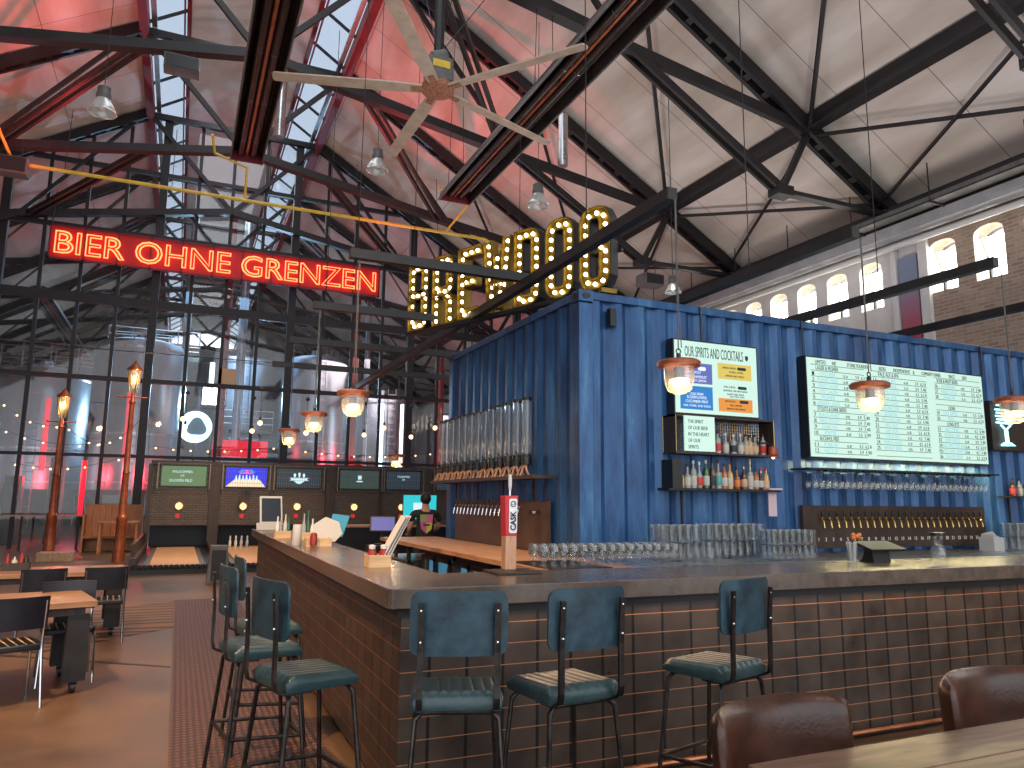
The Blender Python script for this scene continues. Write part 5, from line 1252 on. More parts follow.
# high bay lamps
def bay(x, y, z, ztop, label, lit=False, s=1.):
    t = thing('bay_lamp', label, 'pendant lamp', (x, y, z), 0, 'industrial bay lamps')
    B().lathe([(.25, 0), (.25, .03), (.2, .14), (.13, .26), (.125, .3)], (0, 0, 0), 20, s).build('reflector', 'bayglass', t, world=False, smooth=True)
    B().lathe([(.01, .27), (.13, .28), (.14, .36), (.12, .42), (.12, .52), (.05, .56), (.01, .57)], (0, 0, 0), 16, s).build('ballast_housing', 'grey', t, world=False, smooth=True)
    B().torus((0, 0, .01), .25*s, .012*s, 'Z', 24, 6).build('rim', 'stainless', t, world=False, smooth=True)
    B().lathe([(.002, .06), (.05, .08), (.06, .15), (.04, .26), (.002, .28)], (0, 0, 0), 10, s).build('lamp_bulb', 'highbay' if lit else 'white', t, world=False, smooth=True)
    B().tube([(0, 0, .56*s), (0, 0, ztop-z)], .008, 6).build('cord', 'black_steel', t, world=False)
def ray(px, py):
    v = Vector(((px-512)/FPX, (384-py)/FPX, 1)); return r2*v.x+u2*v.y+fw*v.z
def P(px, py, ax, val):
    d = ray(px, py); o = Vector((0, 0, 1.65)); i = 'XYZ'.index(ax); return o+d*((val-o[i])/d[i])
for (px, py, Y, lb, lit) in ((102, 113, 15.5, 'grey bell shaped bay lamp at the upper left before the reddish ceiling', False), (377, 171, 16.4, 'grey bell shaped bay lamp below the fan', False),
                             (538, 206, 14.8, 'grey bell shaped bay lamp above the letter sign', False), (673, 293, 13.2, 'lit bay lamp hanging just above the blue container', True)):
    p = P(px, py, 'Y', Y); bay(p.x, p.y, p.z, max(rz_(p.x if p.x > RX else RX) if p.x > CX else rz_(mx(p.x)), p.z+1), lb, lit, 1.0 if Y > 14 else .72)

# black flood lights / speakers on the trusses
def flood(c, lb, d=(.42, .3, .26)):
    t = thing('stage_flood', lb, 'floodlight', c)
    B().rbox((0, 0, 0), d, .06, 'X').build('casing', 'grey', t, world=False, smooth=True)
    B().bx(-d[0]/2+.03, d[0]/2-.03, -d[1]/2-.02, -d[1]/2, -d[2]/2+.03, d[2]/2-.05).build('front_glass', 'black', t, world=False)
    b = B()
    for s in (-1, 1): b.tube([(s*d[0]*.3, 0, d[2]/2), (s*d[0]*.3, 0, d[2]/2+.5)], .012, 6)
    b.build('bracket', 'black_steel', t, world=False)
p = P(182, 66, 'Y', 16.9); flood(p, 'grey black floodlight box hanging under the truss at the upper left', (.72, .4, .36))
p = P(650, 281, 'Y', 16.8); flood(p, 'grey speaker box hanging under the truss above the container', (.6, .5, .34))
p = P(8, 166, 'Y', 21.8); flood(p, 'floodlight box hanging at the left edge below the yellow pipe', (.9, .5, .45))
p = P(166, 262, 'Y', 30.); flood(p, 'dark projector box behind the glass below the red neon sign', (1., .6, .5))
# yellow gas pipe
YP = [P(-10, 154, 'Y', 21.9), P(100, 172, 'Y', 21.9), P(230, 198, 'Y', 21.9), P(400, 230, 'Y', 21.9), P(455, 236, 'Y', 21.9), P(470, 250, 'Y', 21.9)]
t = thing('gas_pipe', 'yellow gas pipe running across the hall above the red neon sign', 'pipe', tuple(YP[2]))
zp = P(230, 198, 'Y', 21.9).z
pts = [(-9, 21.9, zp), (8.6, 21.9, zp), (9.2, 21.9, zp-.25)]
B().tube(pts, .055, 8).build('pipe', 'yellow', t, smooth=True)
a = P(245, 196, 'Y', 21.9); b = B(); b.tube([(a.x, 21.9, zp), (a.x, 21.9, zp+1.0), (a.x-.9, 21.4, zp+1.05), (a.x-1., 21., zp+1.4)], .04, 8); b.build('branch_pipe', 'yellow', t, smooth=True)
a = P(445, 228, 'Y', 21.9); b = B(); b.tube([(a.x, 21.9, zp), (a.x+.5, 21.2, zp+.75), (a.x-.6, 20.8, zp+1.)], .04, 8); b.build('branch_pipe', 'yellow', t, smooth=True)
a = P(14, 158, 'Y', 21.9); b = B(); b.tube([(a.x, 21.9, zp), (a.x-.5, 21.2, zp+1.1), (a.x-.6, 17, zp+1.3)], .04, 8); b.build('branch_pipe', 'yellow', t, smooth=True)
b = B()
for i in range(6): b.tube([(-6+2.6*i, 21.9, zp), (-6+2.6*i, 22.2, zp+1.9)], .01, 5)
b.build('hanger', 'black_steel', t)
# steel conduits hanging near the left heater / fan
for px, py0, py1, Y, lb in ((283, 70, 138, 16.8, 'short grey steel flue beside the left heater'), (563, 115, 166, 15.4, 'short bright steel flue between fan and right heater')):
    a, c = P(px, py0, 'Y', Y), P(px, py1, 'Y', Y); single(B().tube([a, (a.x, a.y, c.z)], .12, 12), 'heater_flue', 'stainless', lb, 'flue', smooth=True)

# neon sign -------------------------------------------------------------
NY = 27.2; nx0, nx1, nz0, nz1 = -4.45, 6.45, 9.25, 10.4
t = thing('neon_sign', 'long red neon sign reading BIER OHNE GRENZEN under the roof', 'neon sign', ((nx0+nx1)/2, NY, nz0))
b = B(); b.bx(nx0, nx1, NY, NY+.04, nz0, nz0+.06); b.bx(nx0, nx1, NY, NY+.04, nz1-.06, nz1)
for i in range(12): x = nx0+(nx1-nx0-.06)*i/11; b.bx(x, x+.05, NY, NY+.04, nz0, nz1)
b.build('sign_frame', 'red_steel', t)
B().bx(nx0+.02, nx1-.02, NY+.04, NY+.07, nz0+.02, nz1-.02).build('backing_board', 'neon_glow', t)
b = B(); b.text('BIER OHNE GRENZEN', ((nx0+nx1)/2, NY-.06, nz0+.2), EX, WY, 1.05, ext=0, bevel=.026, mode='NONE', fitw=nx1-nx0-.35)
b.build('neon_tube', 'neon', t)
b = B()
for x in (nx0+.05, nx1-.1): b.tube([(x, NY, nz1), (x, NY+.3, 11.6)], .02, 6)
b.build('hanger', 'black_steel', t)

# marquee letters --------------------------------------------------------
ls = Vector((kx(2.72), ky(9.87), 0)); le = Vector((kx(4.10), ky(6.63), 0)); LB = kz(3.95)
du = (le-ls).normalized(); LN = (le-ls).length; pitch_ = LN/7; lw_, lh_ = pitch_*.8, .99; nrm = du.cross(Vector((0, 0, 1)))
ang_u = math.atan2(du.y, du.x)
def off_line(pts, w, closed):
    n = len(pts); L = []; Rr = []
    for i in range(n):
        if closed: a, b_, c = pts[i-1], pts[i], pts[(i+1) % n]
        else: a, b_, c = pts[max(i-1, 0)], pts[i], pts[min(i+1, n-1)]
        d1 = Vector((b_[0]-a[0], b_[1]-a[1])); d2 = Vector((c[0]-b_[0], c[1]-b_[1]))
        if d1.length < 1e-9: d1 = d2
        if d2.length < 1e-9: d2 = d1
        n1 = Vector((-d1.y, d1.x)).normalized(); n2 = Vector((-d2.y, d2.x)).normalized(); m_ = (n1+n2).normalized(); k = w/2/max(.35, m_.dot(n1))
        L.append((b_[0]+m_.x*k, b_[1]+m_.y*k)); Rr.append((b_[0]-m_.x*k, b_[1]-m_.y*k))
    return L, Rr
SW = .135; a_ = lw_/2-SW/2; h_ = lh_
lo, hi = SW/2, h_-SW/2
def ring(x0, x1, z0, z1, r=.09, corners=(1, 1, 1, 1)):
    pts = []
    for (cx_, cz_, q, on) in ((x1, z1, 0, corners[0]), (x0, z1, 1, corners[1]), (x0, z0, 2, corners[2]), (x1, z0, 3, corners[3])):
        if not on: pts.append((cx_, cz_)); continue
        ox, oz = cx_-math.copysign(r, cx_-(x0+x1)/2), cz_-math.copysign(r, cz_-(z0+z1)/2)
        for k in range(4): t_ = PI/2*(q+k/3); pts.append((ox+r*math.cos(t_), oz+r*math.sin(t_)))
    return pts
mid = h_*.52
G_ = {
 'B': [(ring(-a_, a_, mid, hi, .07, (1, 0, 0, 1)), 1), (ring(-a_, a_, lo, mid-SW*.0, .07, (1, 0, 0, 1)), 1)],
 'R': [(ring(-a_, a_, mid-.04, hi, .07, (1, 0, 0, 1)), 1), ([(-a_, mid-.04), (-a_, 0)], 0), ([(a_*.3, mid-.06), (a_, mid-.2), (a_, 0)], 0)],
 'E': [([(a_+SW/2, hi), (-a_, hi), (-a_, lo), (a_+SW/2, lo)], 0), ([(-a_, mid), (a_*.8, mid)], 0)],
 'W': [([(-a_-.04, h_), (-a_*.62, lo), (-a_*.5, lo)], 0), ([(-a_*.5, lo), (0, h_*.8)], 0), ([(0, h_*.8), (a_*.5, lo)], 0), ([(a_*.5, lo), (a_*.62, lo), (a_+.04, h_)], 0)],
 'D': [(ring(-a_, a_, lo, hi, .1, (1, 0, 0, 1)), 1)],
 'O': [(ring(-a_, a_, lo, hi, .11), 1)],
 'G': [([(a_, h_*.7), (a_, hi-.1), (a_-.04, hi-.02), (a_-.1, hi), (-a_+.1, hi), (-a_+.04, hi-.02), (-a_, hi-.1), (-a_, lo+.1), (-a_+.04, lo+.02), (-a_+.1, lo), (a_-.1, lo), (a_-.04, lo+.02), (a_, lo+.1), (a_, mid-.02), (a_*.1, mid-.02)], 0)],
}
DEP = .15
names_ = ['first letter from the left', 'second letter', 'third letter', 'fourth letter', 'fifth letter', 'sixth letter', 'rightmost letter']
for i, ch in enumerate('BREWDOG'):
    base = ls+du*(pitch_*(i+.5)); base.z = LB
    t = thing('marquee_letter', 'bulb lit gold letter %s above the container, %s' % (ch, names_[i]), 'sign letter', tuple(base), ang_u, 'marquee letters above the container')
    face = B(); rim = B(); shell = B(); bulbs = []
    for pts, cl in G_[ch]:
        L, Rr = off_line(pts, SW, cl); n = len(pts); m_ = n if cl else n-1
        for q in range(m_):
            k = (q+1) % n; quad = [L[q], L[k], Rr[k], Rr[q]]
            face.prism(quad, (0, DEP*.35, 0), EX, WY, (0, DEP*.65, 0))
            for A_, B_ in ((L[q], L[k]), (Rr[q], Rr[k])):
                rim.bar((A_[0], DEP*.4, A_[1]), (B_[0], DEP*.4, B_[1]), DEP*.8, .014, (-(B_[1]-A_[1]), 0, B_[0]-A_[0]))
        L, Rr = off_line(pts, SW+.022, cl)
        for q in range(m_):
            k = (q+1) % n
            for A_, B_ in (((L[q], L[k]), (Rr[q], Rr[k])) if ch not in 'EW' and not (ch == 'R' and not cl) else ()):
                shell.bar((A_[0], DEP*.6, A_[1]), (B_[0], DEP*.6, B_[1]), DEP*.95, .008, (-(B_[1]-A_[1]), 0, B_[0]-A_[0]))
        # bulbs along the centre line
        acc = 0; step = .118; last = None; P2 = pts+[pts[0]] if cl else pts
        tot = sum(math.dist(P2[q], P2[q+1]) for q in range(len(P2)-1)); nb = max(2, round((tot-(0 if cl else SW))/step)); 
        for w_ in range(nb if cl else nb+1):
            s_ = (tot*w_/nb) if cl else SW/2+(tot-SW)*w_/nb
            for q in range(len(P2)-1):
                d_ = math.dist(P2[q], P2[q+1])
                if s_ <= d_+1e-9 or q == len(P2)-2:
                    f_ = min(1, s_/d_) if d_ else 0; c_2 = (P2[q][0]+(P2[q+1][0]-P2[q][0])*f_, P2[q][1]+(P2[q+1][1]-P2[q][1])*f_); break
                s_ -= d_
            if all(math.dist(c_2, o_) > .07 for o_ in bulbs): bulbs.append(c_2)
    face.build('letter_face', 'gold', t, world=False); rim.build('letter_rim', 'gold', t, world=False)
    if shell.v: shell.build('letter_casing', 'black_steel', t, world=False)
    for c_2 in bulbs: B().sph((c_2[0], DEP*.35-.02, c_2[1]), .026, 10, 7).build('bulb', 'bulb', t, world=False, smooth=True)
t = thing('sign_frame', 'dark steel frame carrying the marquee letters on the container roof edge', 'frame', tuple((ls+le)/2+Vector((0, 0, LB-.06))))
b = B(); a0, a1 = ls+Vector((0, 0, LB-.03)), le+Vector((0, 0, LB-.03)); b.bar(a0-nrm*.05, a1-nrm*.05, .1, .05); b.bar(a0-nrm*.2+Vector((0, 0, .5)), a1-nrm*.2+Vector((0, 0, .5)), .04, .04)
for i in range(6):
    p = ls+du*(LN*(i+.5)/6); p.z = LB-.03; b.bar(p-nrm*.2, p-nrm*.2+Vector((0, 0, .52)), .04, .04)
b.build('frame_bar', 'black_steel', t)

# steel rails over the bar and the lanterns ---------------------------------
RZZ = 4.08
rl = thing('lighting_frame', 'dark steel frame of beams hanging over the bar and carrying the lanterns', 'frame', (4, 8, RZZ))
for x, ya, yb in ((3.42, 4.62, 17.), (5.42, 4.62, 14.), (7.36, 4.62, 14.), (9.35, 4.62, 14)): B().bx(x-.045, x+.045, ya, yb, RZZ-.05, RZZ+.05).build('beam', 'black_steel', rl)
for y, xb in ((7.5, 3.5), (9.8, 3.5), (12.2, 5.), (14.6, 5.)): B().bx(1.45, xb, y-.045, y+.045, RZZ+.05, RZZ+.15).build('beam', 'black_steel', rl)
b = B()
for x, y in ((3.42, 6.0), (3.42, 12.), (5.42, 6.), (5.42, 12), (7.36, 6), (2., 9.8), (2., 12.2)):
    b.tube([(x, y, RZZ), (x, y, 9.8)], .006, 5)
b.build('hanger', 'black_steel', rl)
def lantern(x, y, z, ztop, label, s=1.):
    t = thing('lantern', label, 'pendant lamp', (x, y, z), 0, 'lanterns with copper caps')
    B().lathe([(.002, .20), (.15, .195), (.168, .18), (.165, .15), (.12, .14), (.002, .14)], (0, 0, 0), 24, s).build('cap', 'rust', t, world=False, smooth=True)
    B().lathe([(.118, .145), (.115, .05), (.108, .01), (.085, -.04), (.04, -.062), (.002, -.065)], (0, 0, 0), 24, s).build('glass_jar', 'jar', t, world=False, smooth=True)
    b = B(); b.rbox((0, 0, .03*s), (.11*s, .11*s, .055*s), .02*s, 'Y'); b.build('lamp_bulb', 'jarbulb', t, world=False, smooth=True)
    B().lathe([(.002, .05), (.04, .055), (.04, .14), (.002, .14)], (0, 0, 0), 12, s).build('socket', 'black', t, world=False, smooth=True)
    b = B(); b.tube([(0, 0, .2*s), (0, 0, .25*s)], .018*s, 8); b.torus((0, 0, .27*s), .02*s, .005, 'Y', 12, 6); b.build('hook', 'black', t, world=False, smooth=True)
    b = B(); b.tube([(0, 0, .28*s), (0, 0, ztop-z)], .005, 5); b.tube([(.03, 0, .3*s), (.012, 0, .6), (.01, 0, ztop-z)], .004, 5); b.build('cord', 'grey', t, world=False)
    l = bpy.data.lights.new('lantern_light', 'POINT'); l.energy = 9; l.color = (1, .68, .36); l.shadow_soft_size = .05
    o = bpy.data.objects.new('lantern_light', l); COL.objects.link(o); o.parent = t; o.location = (0, 0, -.02)
lans = [(3.44, 4.62, 2.53, 'copper capped lantern hanging before the cocktail menu'), (5.47, 4.62, 2.51, 'copper capped lantern hanging before the big beer menu'), (7.42, 4.62, 2.51, 'copper capped lantern at the right edge before the neon glass sign'),
        (1.55, 7.5, 2.54, 'nearest and largest of the lanterns over the left bar side'), (1.53, 9.8, 2.56, 'middle lantern over the left bar side'), (1.53, 12.2, 2.54, 'smallest lantern at the left over the far end of the bar')]
for x, y, z, lb in lans: lantern(x, y, z, RZZ-.05 if x > 2 else RZZ+.06, lb)
p = P(396, 464, 'Y', 14.6); lantern(p.x, p.y, p.z, RZZ, 'small lantern left of the beer towers behind the bar')

# hanging bare bulbs before the glass
def cbulb(px, py, Y, zt, lb):
    p = P(px, py, 'Y', Y); t = thing('bare_bulb', lb, 'light bulb', tuple(p), 0, 'bare bulbs on cords before the glass')
    B().sph((0, 0, 0), .065, 12, 8).build('glass_bulb', 'bulb_soft', t, world=False, smooth=True)
    B().lathe([(.03, .07), (.035, .16), (.01, .17)], (0, 0, 0), 10).build('socket', 'black', t, world=False, smooth=True)
    B().tube([(0, 0, .16), (0, 0, zt)], .008, 5).build('cord', 'black', t, world=False)
    B().lathe([(.05, zt), (.06, zt+.05), (.02, zt+.1)], (0, 0, 0), 8).build('ceiling_cap', 'black', t, world=False, smooth=True)
bl = [(183, 419, 'upper'), (185, 427, 'lower'), (260, 423, ''), (252, 431, ''), (306, 433, ''), (364, 435, ''), (384, 428, ''), (411, 437, ''), (435, 428, '')]
for i, (px, py, _) in enumerate(bl): cbulb(px, py, 22 if i % 2 else 21, .9, 'bare warm bulb on a black cord before the glass, %s from the left' % ORD[i])
b = B(); b.tube([(-4, 21.5, 5.4), (9, 21.5, 5.4)], .012, 5); single(b, 'catenary_wire', 'black', 'thin black wire carrying the bare bulbs across the hall', 'wire')

# fairy lights (each bulb countable: parts of one garland)
def garland(pts, n, lb, sag=.3, Y=29.):
    A_, B_ = P(*pts[0], 'Y', Y), P(*pts[1], 'Y', Y)
    t = thing('light_garland', lb, 'string lights', tuple((A_+B_)/2)); w = []
    for i in range(n*3+1):
        f = i/(n*3); p = A_.lerp(B_, f); p.z -= sag*4*f*(1-f); w.append(p)
    B().tube(w, .012, 4).build('wire', 'black', t)
    for i in range(n): q = w[3*i+1]; B().sph((q.x, q.y, q.z-.05), .036, 8, 6).build('bulb', 'bulb_soft', t, smooth=True)
garland(((0, 400), (66, 425)), 5, 'string of warm bulbs at the left behind the shorter lamp post'); garland(((66, 425), (150, 408)), 8, 'string of warm bulbs between the two lamp posts', .9)
garland(((0, 428), (110, 442)), 6, 'lower string of warm bulbs behind the lamp posts', .3, 31); garland(((150, 446), (300, 444)), 9, 'string of warm bulbs low behind the glass in the middle', .2, 30)
garland(((300, 450), (440, 452)), 9, 'string of warm bulbs behind the glass above the right screens', .2, 30); garland(((10, 462), (130, 455)), 7, 'lowest string of bulbs at the left behind the glass', .3, 29)

# ================================================================== LAMP POSTS
def lamp_post(x, y, H, label, s=1.):
    t = thing('lamp_post', label, 'lamp post', (x, y, 0), 0, 'copper coloured street lamps')
    pf = [(.2, 0), (.2, .25), (.17, .3), (.165, 1.0), (.185, 1.03), (.185, 1.12), (.15, 1.16), (.13, 1.2), (.115, 2.2), (.13, 2.24), (.1, 2.3), (.085, H-.9), (.12, H-.86), (.07, H-.78), (.06, H-.62), (.02, H-.6)]
    pf = [(r*.72, z) for r, z in pf]
    B().lathe(pf, (0, 0, 0), 16).build('column', 'post', t, world=False, smooth=True, ang=30)
    b = B(); b.tube([(-.34, 0, H-.72), (.34, 0, H-.72)], .02, 6); b.sph((-.34, 0, H-.72), .03); b.sph((.34, 0, H-.72), .03); b.build('cross_bar', 'post', t, world=False, smooth=True)
    b = B()
    for i in range(6):
        a = i*PI/3; b.tube([(.08*math.cos(a), .08*math.sin(a), H-.6), (.14*math.cos(a), .14*math.sin(a), H-.2), (.165*math.cos(a), .165*math.sin(a), H)], .013, 6)
    b.torus((0, 0, H), .17, .015, 'Z', 18, 6); b.build('cage', 'brass', t, world=False, smooth=True)
    B().lathe([(.2, 0), (.18, .05), (.08, .14), (.05, .18), (.015, .24), (.002, .26)], (0, 0, H), 18).build('hood', 'post', t, world=False, smooth=True)
    B().lathe([(.05, -.5), (.13, -.2), (.16, -.01)], (0, 0, H), 18).build('lamp_glass', 'jar', t, world=False, smooth=True)
    B().sph((0, 0, H-.25), .075, 12, 8, (1, 1, 1.5)).build('lamp_bulb', 'lampflame', t, world=False, smooth=True)
    l = bpy.data.lights.new('post_light', 'POINT'); l.energy = 35; l.color = (1, .6, .25); l.shadow_soft_size = .1
    o = bpy.data.objects.new('post_light', l); COL.objects.link(o); o.parent = t; o.location = (.3, -.5, H-.3)
lamp_post(-1.29, 21.75, 4.95, 'taller copper coloured street lamp, right one of the two')
lamp_post(-3.2, 24.5, 4.45, 'shorter copper coloured street lamp, left one of the two')
t = thing('base_planter', 'low pale stone block at the foot of the shorter street lamp', 'block', (-2.6, 22.6, 0))
B().bx(-3.15, -2.35, 22.1, 22.6, 0, .24).build('block', 'cork', t, bevel=.02)
# standing shelf and booth by the glass
t = thing('drinks_rail', 'long narrow wooden drinks rail before the glass at the left', 'rail shelf', (-5, 26.8, 0))
B().bx(-9, -2.5, 26.6, 26.95, 1.02, 1.07).build('board', 'wood_top', t)
for i in range(5): B().bx(-8.8+1.5*i, -8.74+1.5*i, 26.75, 26.81, 0, 1.02).build('leg', 'black_steel', t)
t = thing('booth_bench', 'orange wooden booth with slatted back between the lamp post and the lanes', 'bench', (-1.8, 25.8, 0))
for i in range(9): B().bx(-2.5+.17*i, -2.36+.17*i, 26.2, 26.24, .4, 1.35).build('slat', 'orange_wood', t)
B().bx(-2.55, -1.0, 26.24, 26.3, 0, 1.4).build('back_panel', 'orange_wood', t); B().bx(-2.55, -2.5, 25.6, 26.3, 0, 1.1).build('side_panel', 'orange_wood', t)
B().bx(-2.5, -1.05, 25.75, 26.2, .4, .45).build('seat', 'orange_wood', t)
t = thing('booth_table', 'small orange wooden table in front of the booth', 'table', (-1.6, 25.2, 0))
B().bx(-2.1, -1.0, 24.8, 25.5, .88, .93).build('tabletop', 'orange_wood', t)
for x in (-2.05, -1.1):
    for y in (24.85, 25.4): B().bx(x, x+.06, y, y+.06, 0, .88).build('leg', 'orange_wood', t)
t = thing('low_bench', 'low dark bench beyond the further left table', 'bench', (-2.6, 14.5, 0))
B().bx(-3.3, -1.75, 14.2, 14.7, .4, .45).build('seat', 'grey', t)
for x in (-3.2, -1.9): B().bx(x, x+.06, 14.3, 14.6, 0, .4).build('leg', 'black_steel', t)

# ================================================================== BOWLING LANES
FYL = 24.5
def fx(x): return x*.881
lt = thing('bowling_lanes', 'pale maple bowling lanes on a raised black base with scalloped front edge', 'bowling lanes', (1.5, 21, 0))
B().bx(-.82, 9., 18.0, 24.4, 0, .16).build('base', 'black', lt)
b = B(); k = -.82
while k < 6: b.lathe([(.001, .1), (.045, .12), (.045, .2), (.001, .215)], (k+.05, 18.0, 0), 10); k += .105
b.build('bumper', 'black', lt, smooth=True)
cent = [0.03, 1.83, 3.44, 5.24, 6.82]
for c in cent:
    B().bx(c-.5, c+.5, 18.06, 24.38, .16, .2).build('lane_deck', 'lane', lt)
    for s in (-1, 1): B().bx(c+s*.57-.06, c+s*.57+.06, 18.06, 24.38, .16, .175).build('gutter', 'grey', lt)
for x in (-.8, (cent[0]+cent[1])/2, (cent[1]+cent[2])/2, (cent[2]+cent[3])/2): B().bx(x-.07, x+.07, 18.05, 24.38, .16, .34).build('divider', 'dark_wood', lt)
B().bx(-.86, -.8, 18.4, 24.36, 0, .62).build('side_board', 'dark_wood', lt)
fw_ = thing('lane_fascia', 'brown tiled wall above the lanes housing the screens', 'wall panel', (3.5, FYL+.1, 0))
B().bx(-.75, 9.2, FYL, FYL+.12, .82, 2.62).build('tile_wall', 'fascia', fw_)
B().bx(-.8, 9.3, FYL-.1, FYL+.25, 2.6, 2.72).build('top_beam', 'dark_wood', fw_)
edges = [-.62, .95, 2.62, 4.28, 6.0, 7.55]
for i, (x, w) in enumerate(((-.8, .12), (1.0, .3), (2.6, .1), (4.45, .3), (6.12, .1), (7.72, .28))):
    B().bx(x-w/2, x+w/2, FYL-.08, FYL+.2, 0, 2.62).build('pier', 'dark_wood', fw_)
B().bx(-.75, 9.2, 25.9, 26., 0, 2.6).build('pit_back', 'black', fw_); B().bx(-.75, 9.2, 24.45, 25.9, 0, .15).build('pit_floor', 'black', fw_)
for i, c in enumerate(cent):
    d = thing('round_lamp', 'round yellow lamp on the brown wall above lane %s from the left' % ORD[i], 'wall lamp', (c, FYL-.03, 1.385), 0, 'round wall lamps over the lanes')
    B().prism([(.095*math.cos(2*PI*k/20), .095*math.sin(2*PI*k/20)) for k in range(20)], (0, -.03, 0), EX, WY, (0, .05, 0)).build('lens', 'disc', d, world=False)
    B().torus((0, -.01, 0), .11, .018, 'Y', 24, 6).build('rim', 'brass', d, world=False, smooth=True)
    single(B().prism([(.07*math.cos(2*PI*k/16), .07*math.sin(2*PI*k/16)) for k in range(16)], (c-.02, FYL-.03, 1.1), EX, WY, (0, .03, 0)), 'lane_marker', 'redmark', 'small round red light below the lamp of the %s lane' % ORD[i], 'light', 'red lane lights')
tvx = [(-.5, .72), (1.28, 2.46), (2.78, 4.12), (4.74, 6.0), (6.27, 7.42), (8., 9.3)]
tvl = ['screen with a green picture and two lines of white text, leftmost over the lanes', 'screen showing white bowling pins before a bright blue curtain', 'dark screen with a white crossed pins emblem', 'dim screen with a small white shield mark', 'dark screen with one short line of white text', 'dark screen partly hidden by the container end']
tvm = ['tvgreen', 'tvblue', 'tvblack', 'tvdark', 'tvblack', 'tvblack']
for i, (a, c) in enumerate(tvx):
    z0, z1 = 1.98, 2.56; t = thing('lane_screen', tvl[i], 'screen', ((a+c)/2, FYL-.1, z0), 0, 'screens above the lanes')
    B().bx(a-.03, c+.03, FYL-.1, FYL, z0-.03, z1+.03).build('housing', 'black', t); B().bx(a, c, FYL-.106, FYL-.1, z0, z1).build('display', tvm[i], t)
    y = FYL-.108; m_ = (a+c)/2; b = B()
    if i == 0:
        b.text('WILLKOMMEN', (m_-.05, y, 2.36), EX, WY, .11, ext=.001, fitw=.55); b.text('IM', (m_-.05, y, 2.24), EX, WY, .1, ext=.001); b.text('DUCKPIN FELD', (m_-.08, y, 2.1), EX, WY, .11, ext=.001, fitw=.62); b.build('screen_text', 'tvwhite', t)
    elif i == 1:
        B().prism([(a+.0-m_, z0), (c-.02-m_, z0), (c-.2-m_, z0+.22), (a+.25-m_, z0+.22)], (m_, y+.001, 0), EX, WY, (0, -.002, 0)).build('screen_art', 'tvcream', t)
        for q in range(7): b.sph((m_-.3+.1*q, y, 2.2+.02*(q % 2)), .05, 8, 6, (.7, .05, 1.6)); b.sph((m_-.3+.1*q, y, 2.29+.02*(q % 2)), .03, 8, 6, (.7, .05, 1.2))
        b.build('screen_art', 'tvwhite', t)
        b = B(); b.bx(m_-.2, m_+.2, y-.001, y, 2.37, 2.41); b.bx(m_-.06, m_+.06, y-.001, y, 2.41, 2.5); b.build('screen_art', 'tvmag', t)
        b = B(); b.prism([(-.25, 2.42), (-.08, 2.42), (-.08, 2.52), (-.15, 2.5)], (m_, y, 0), EX, WY, (0, -.001, 0)); b.prism([(.25, 2.42), (.08, 2.42), (.08, 2.52), (.15, 2.5)], (m_, y, 0), EX, WY, (0, -.001, 0)); b.build('screen_art', 'tvcyan', t)
    elif i == 2:
        b.prism([(-.3, 2.2), (-.24, 2.24), (-.3, 2.29), (.3, 2.29), (.24, 2.24), (.3, 2.2)], (m_, y, 0), EX, WY, (0, -.001, 0)); b.prism([(-.17, 2.19), (.17, 2.19), (.08, 2.12), (.0, 2.09), (-.08, 2.12)], (m_, y, 0), EX, WY, (0, -.001, 0))
        for s in (-1, 0, 1): b.prism([(.045*math.cos(k*PI/5)+s*.14, .055*math.sin(k*PI/5)+2.37+(.03 if s == 0 else 0)) for k in range(10)], (m_, y, 0), EX, WY, (0, -.001, 0)); b.prism([(s*.14-.02, 2.3), (s*.14+.02, 2.3), (s*.14+.02, 2.36), (s*.14-.02, 2.36)], (m_, y, 0), EX, WY, (0, -.001, 0))
        b.build('screen_art', 'tvwhite', t)
    elif i == 3:
        b.prism([(-.06, 2.4), (.06, 2.4), (.06, 2.29), (0, 2.25), (-.06, 2.29)], (m_, y, 0), EX, WY, (0, -.001, 0)); b.bx(m_-.1, m_+.1, y-.001, y, 2.19, 2.23); b.build('screen_art', 'tvwhite', t)
    elif i == 4:
        b.text('WILLKOMMEN', (m_, y, 2.36), EX, WY, .1, ext=.001, fitw=.42); b.text('IM', (m_, y, 2.26), EX, WY, .09, ext=.001); b.build('screen_text', 'tvwhite', t)
    b = B(); k = a-.08
    while k < c+.09: b.bar((k, FYL-.2, z0-.08), (k, FYL-.2, z1+.08), .006, .006, (1, 0, 0)); k += .07
    for z in (z0-.08, z0+.11, z0+.29, z0+.47, z1+.08): b.bar((a-.1, FYL-.2, z), (c+.1, FYL-.2, z), .008, .008)
    for x in (a-.1, c+.1): b.bar((x, FYL-.2, z0-.08), (x, FYL-.2, z1+.08), .03, .03, (1, 0, 0)); b.bar((x, FYL-.2, z0-.08), (x, FYL, z0-.08), .02, .02); b.bar((x, FYL-.2, z1+.08), (x, FYL, z1+.08), .02, .02)
    b.build('wire_guard', 'mesh_wire', t)
pf = [(.001, 0), (.028, 0), (.045, .09), (.04, .15), (.022, .22), (.028, .28), (.018, .32), (.001, .325)]
p0 = B().lathe(pf, (0, 0, 0), 12).build('duckpin', 'white', None, smooth=True)
first = True
for li, c in enumerate(cent[1:2]):
    for q in range(4):
        o = p0 if first else p0.copy()
        if not first: COL.objects.link(o)
        first = False; o.location = (c-.33+.16*q, 24.1, .2); tag(o, 'white bowling pin standing on the second lane, %s from the left' % ORD[q], 'bowling pin', 'white bowling pins')
t = thing('ball_stand', 'grey upright ball return cabinet in front of the lanes beside the bar end', 'cabinet', (.78, 16.0, 0))
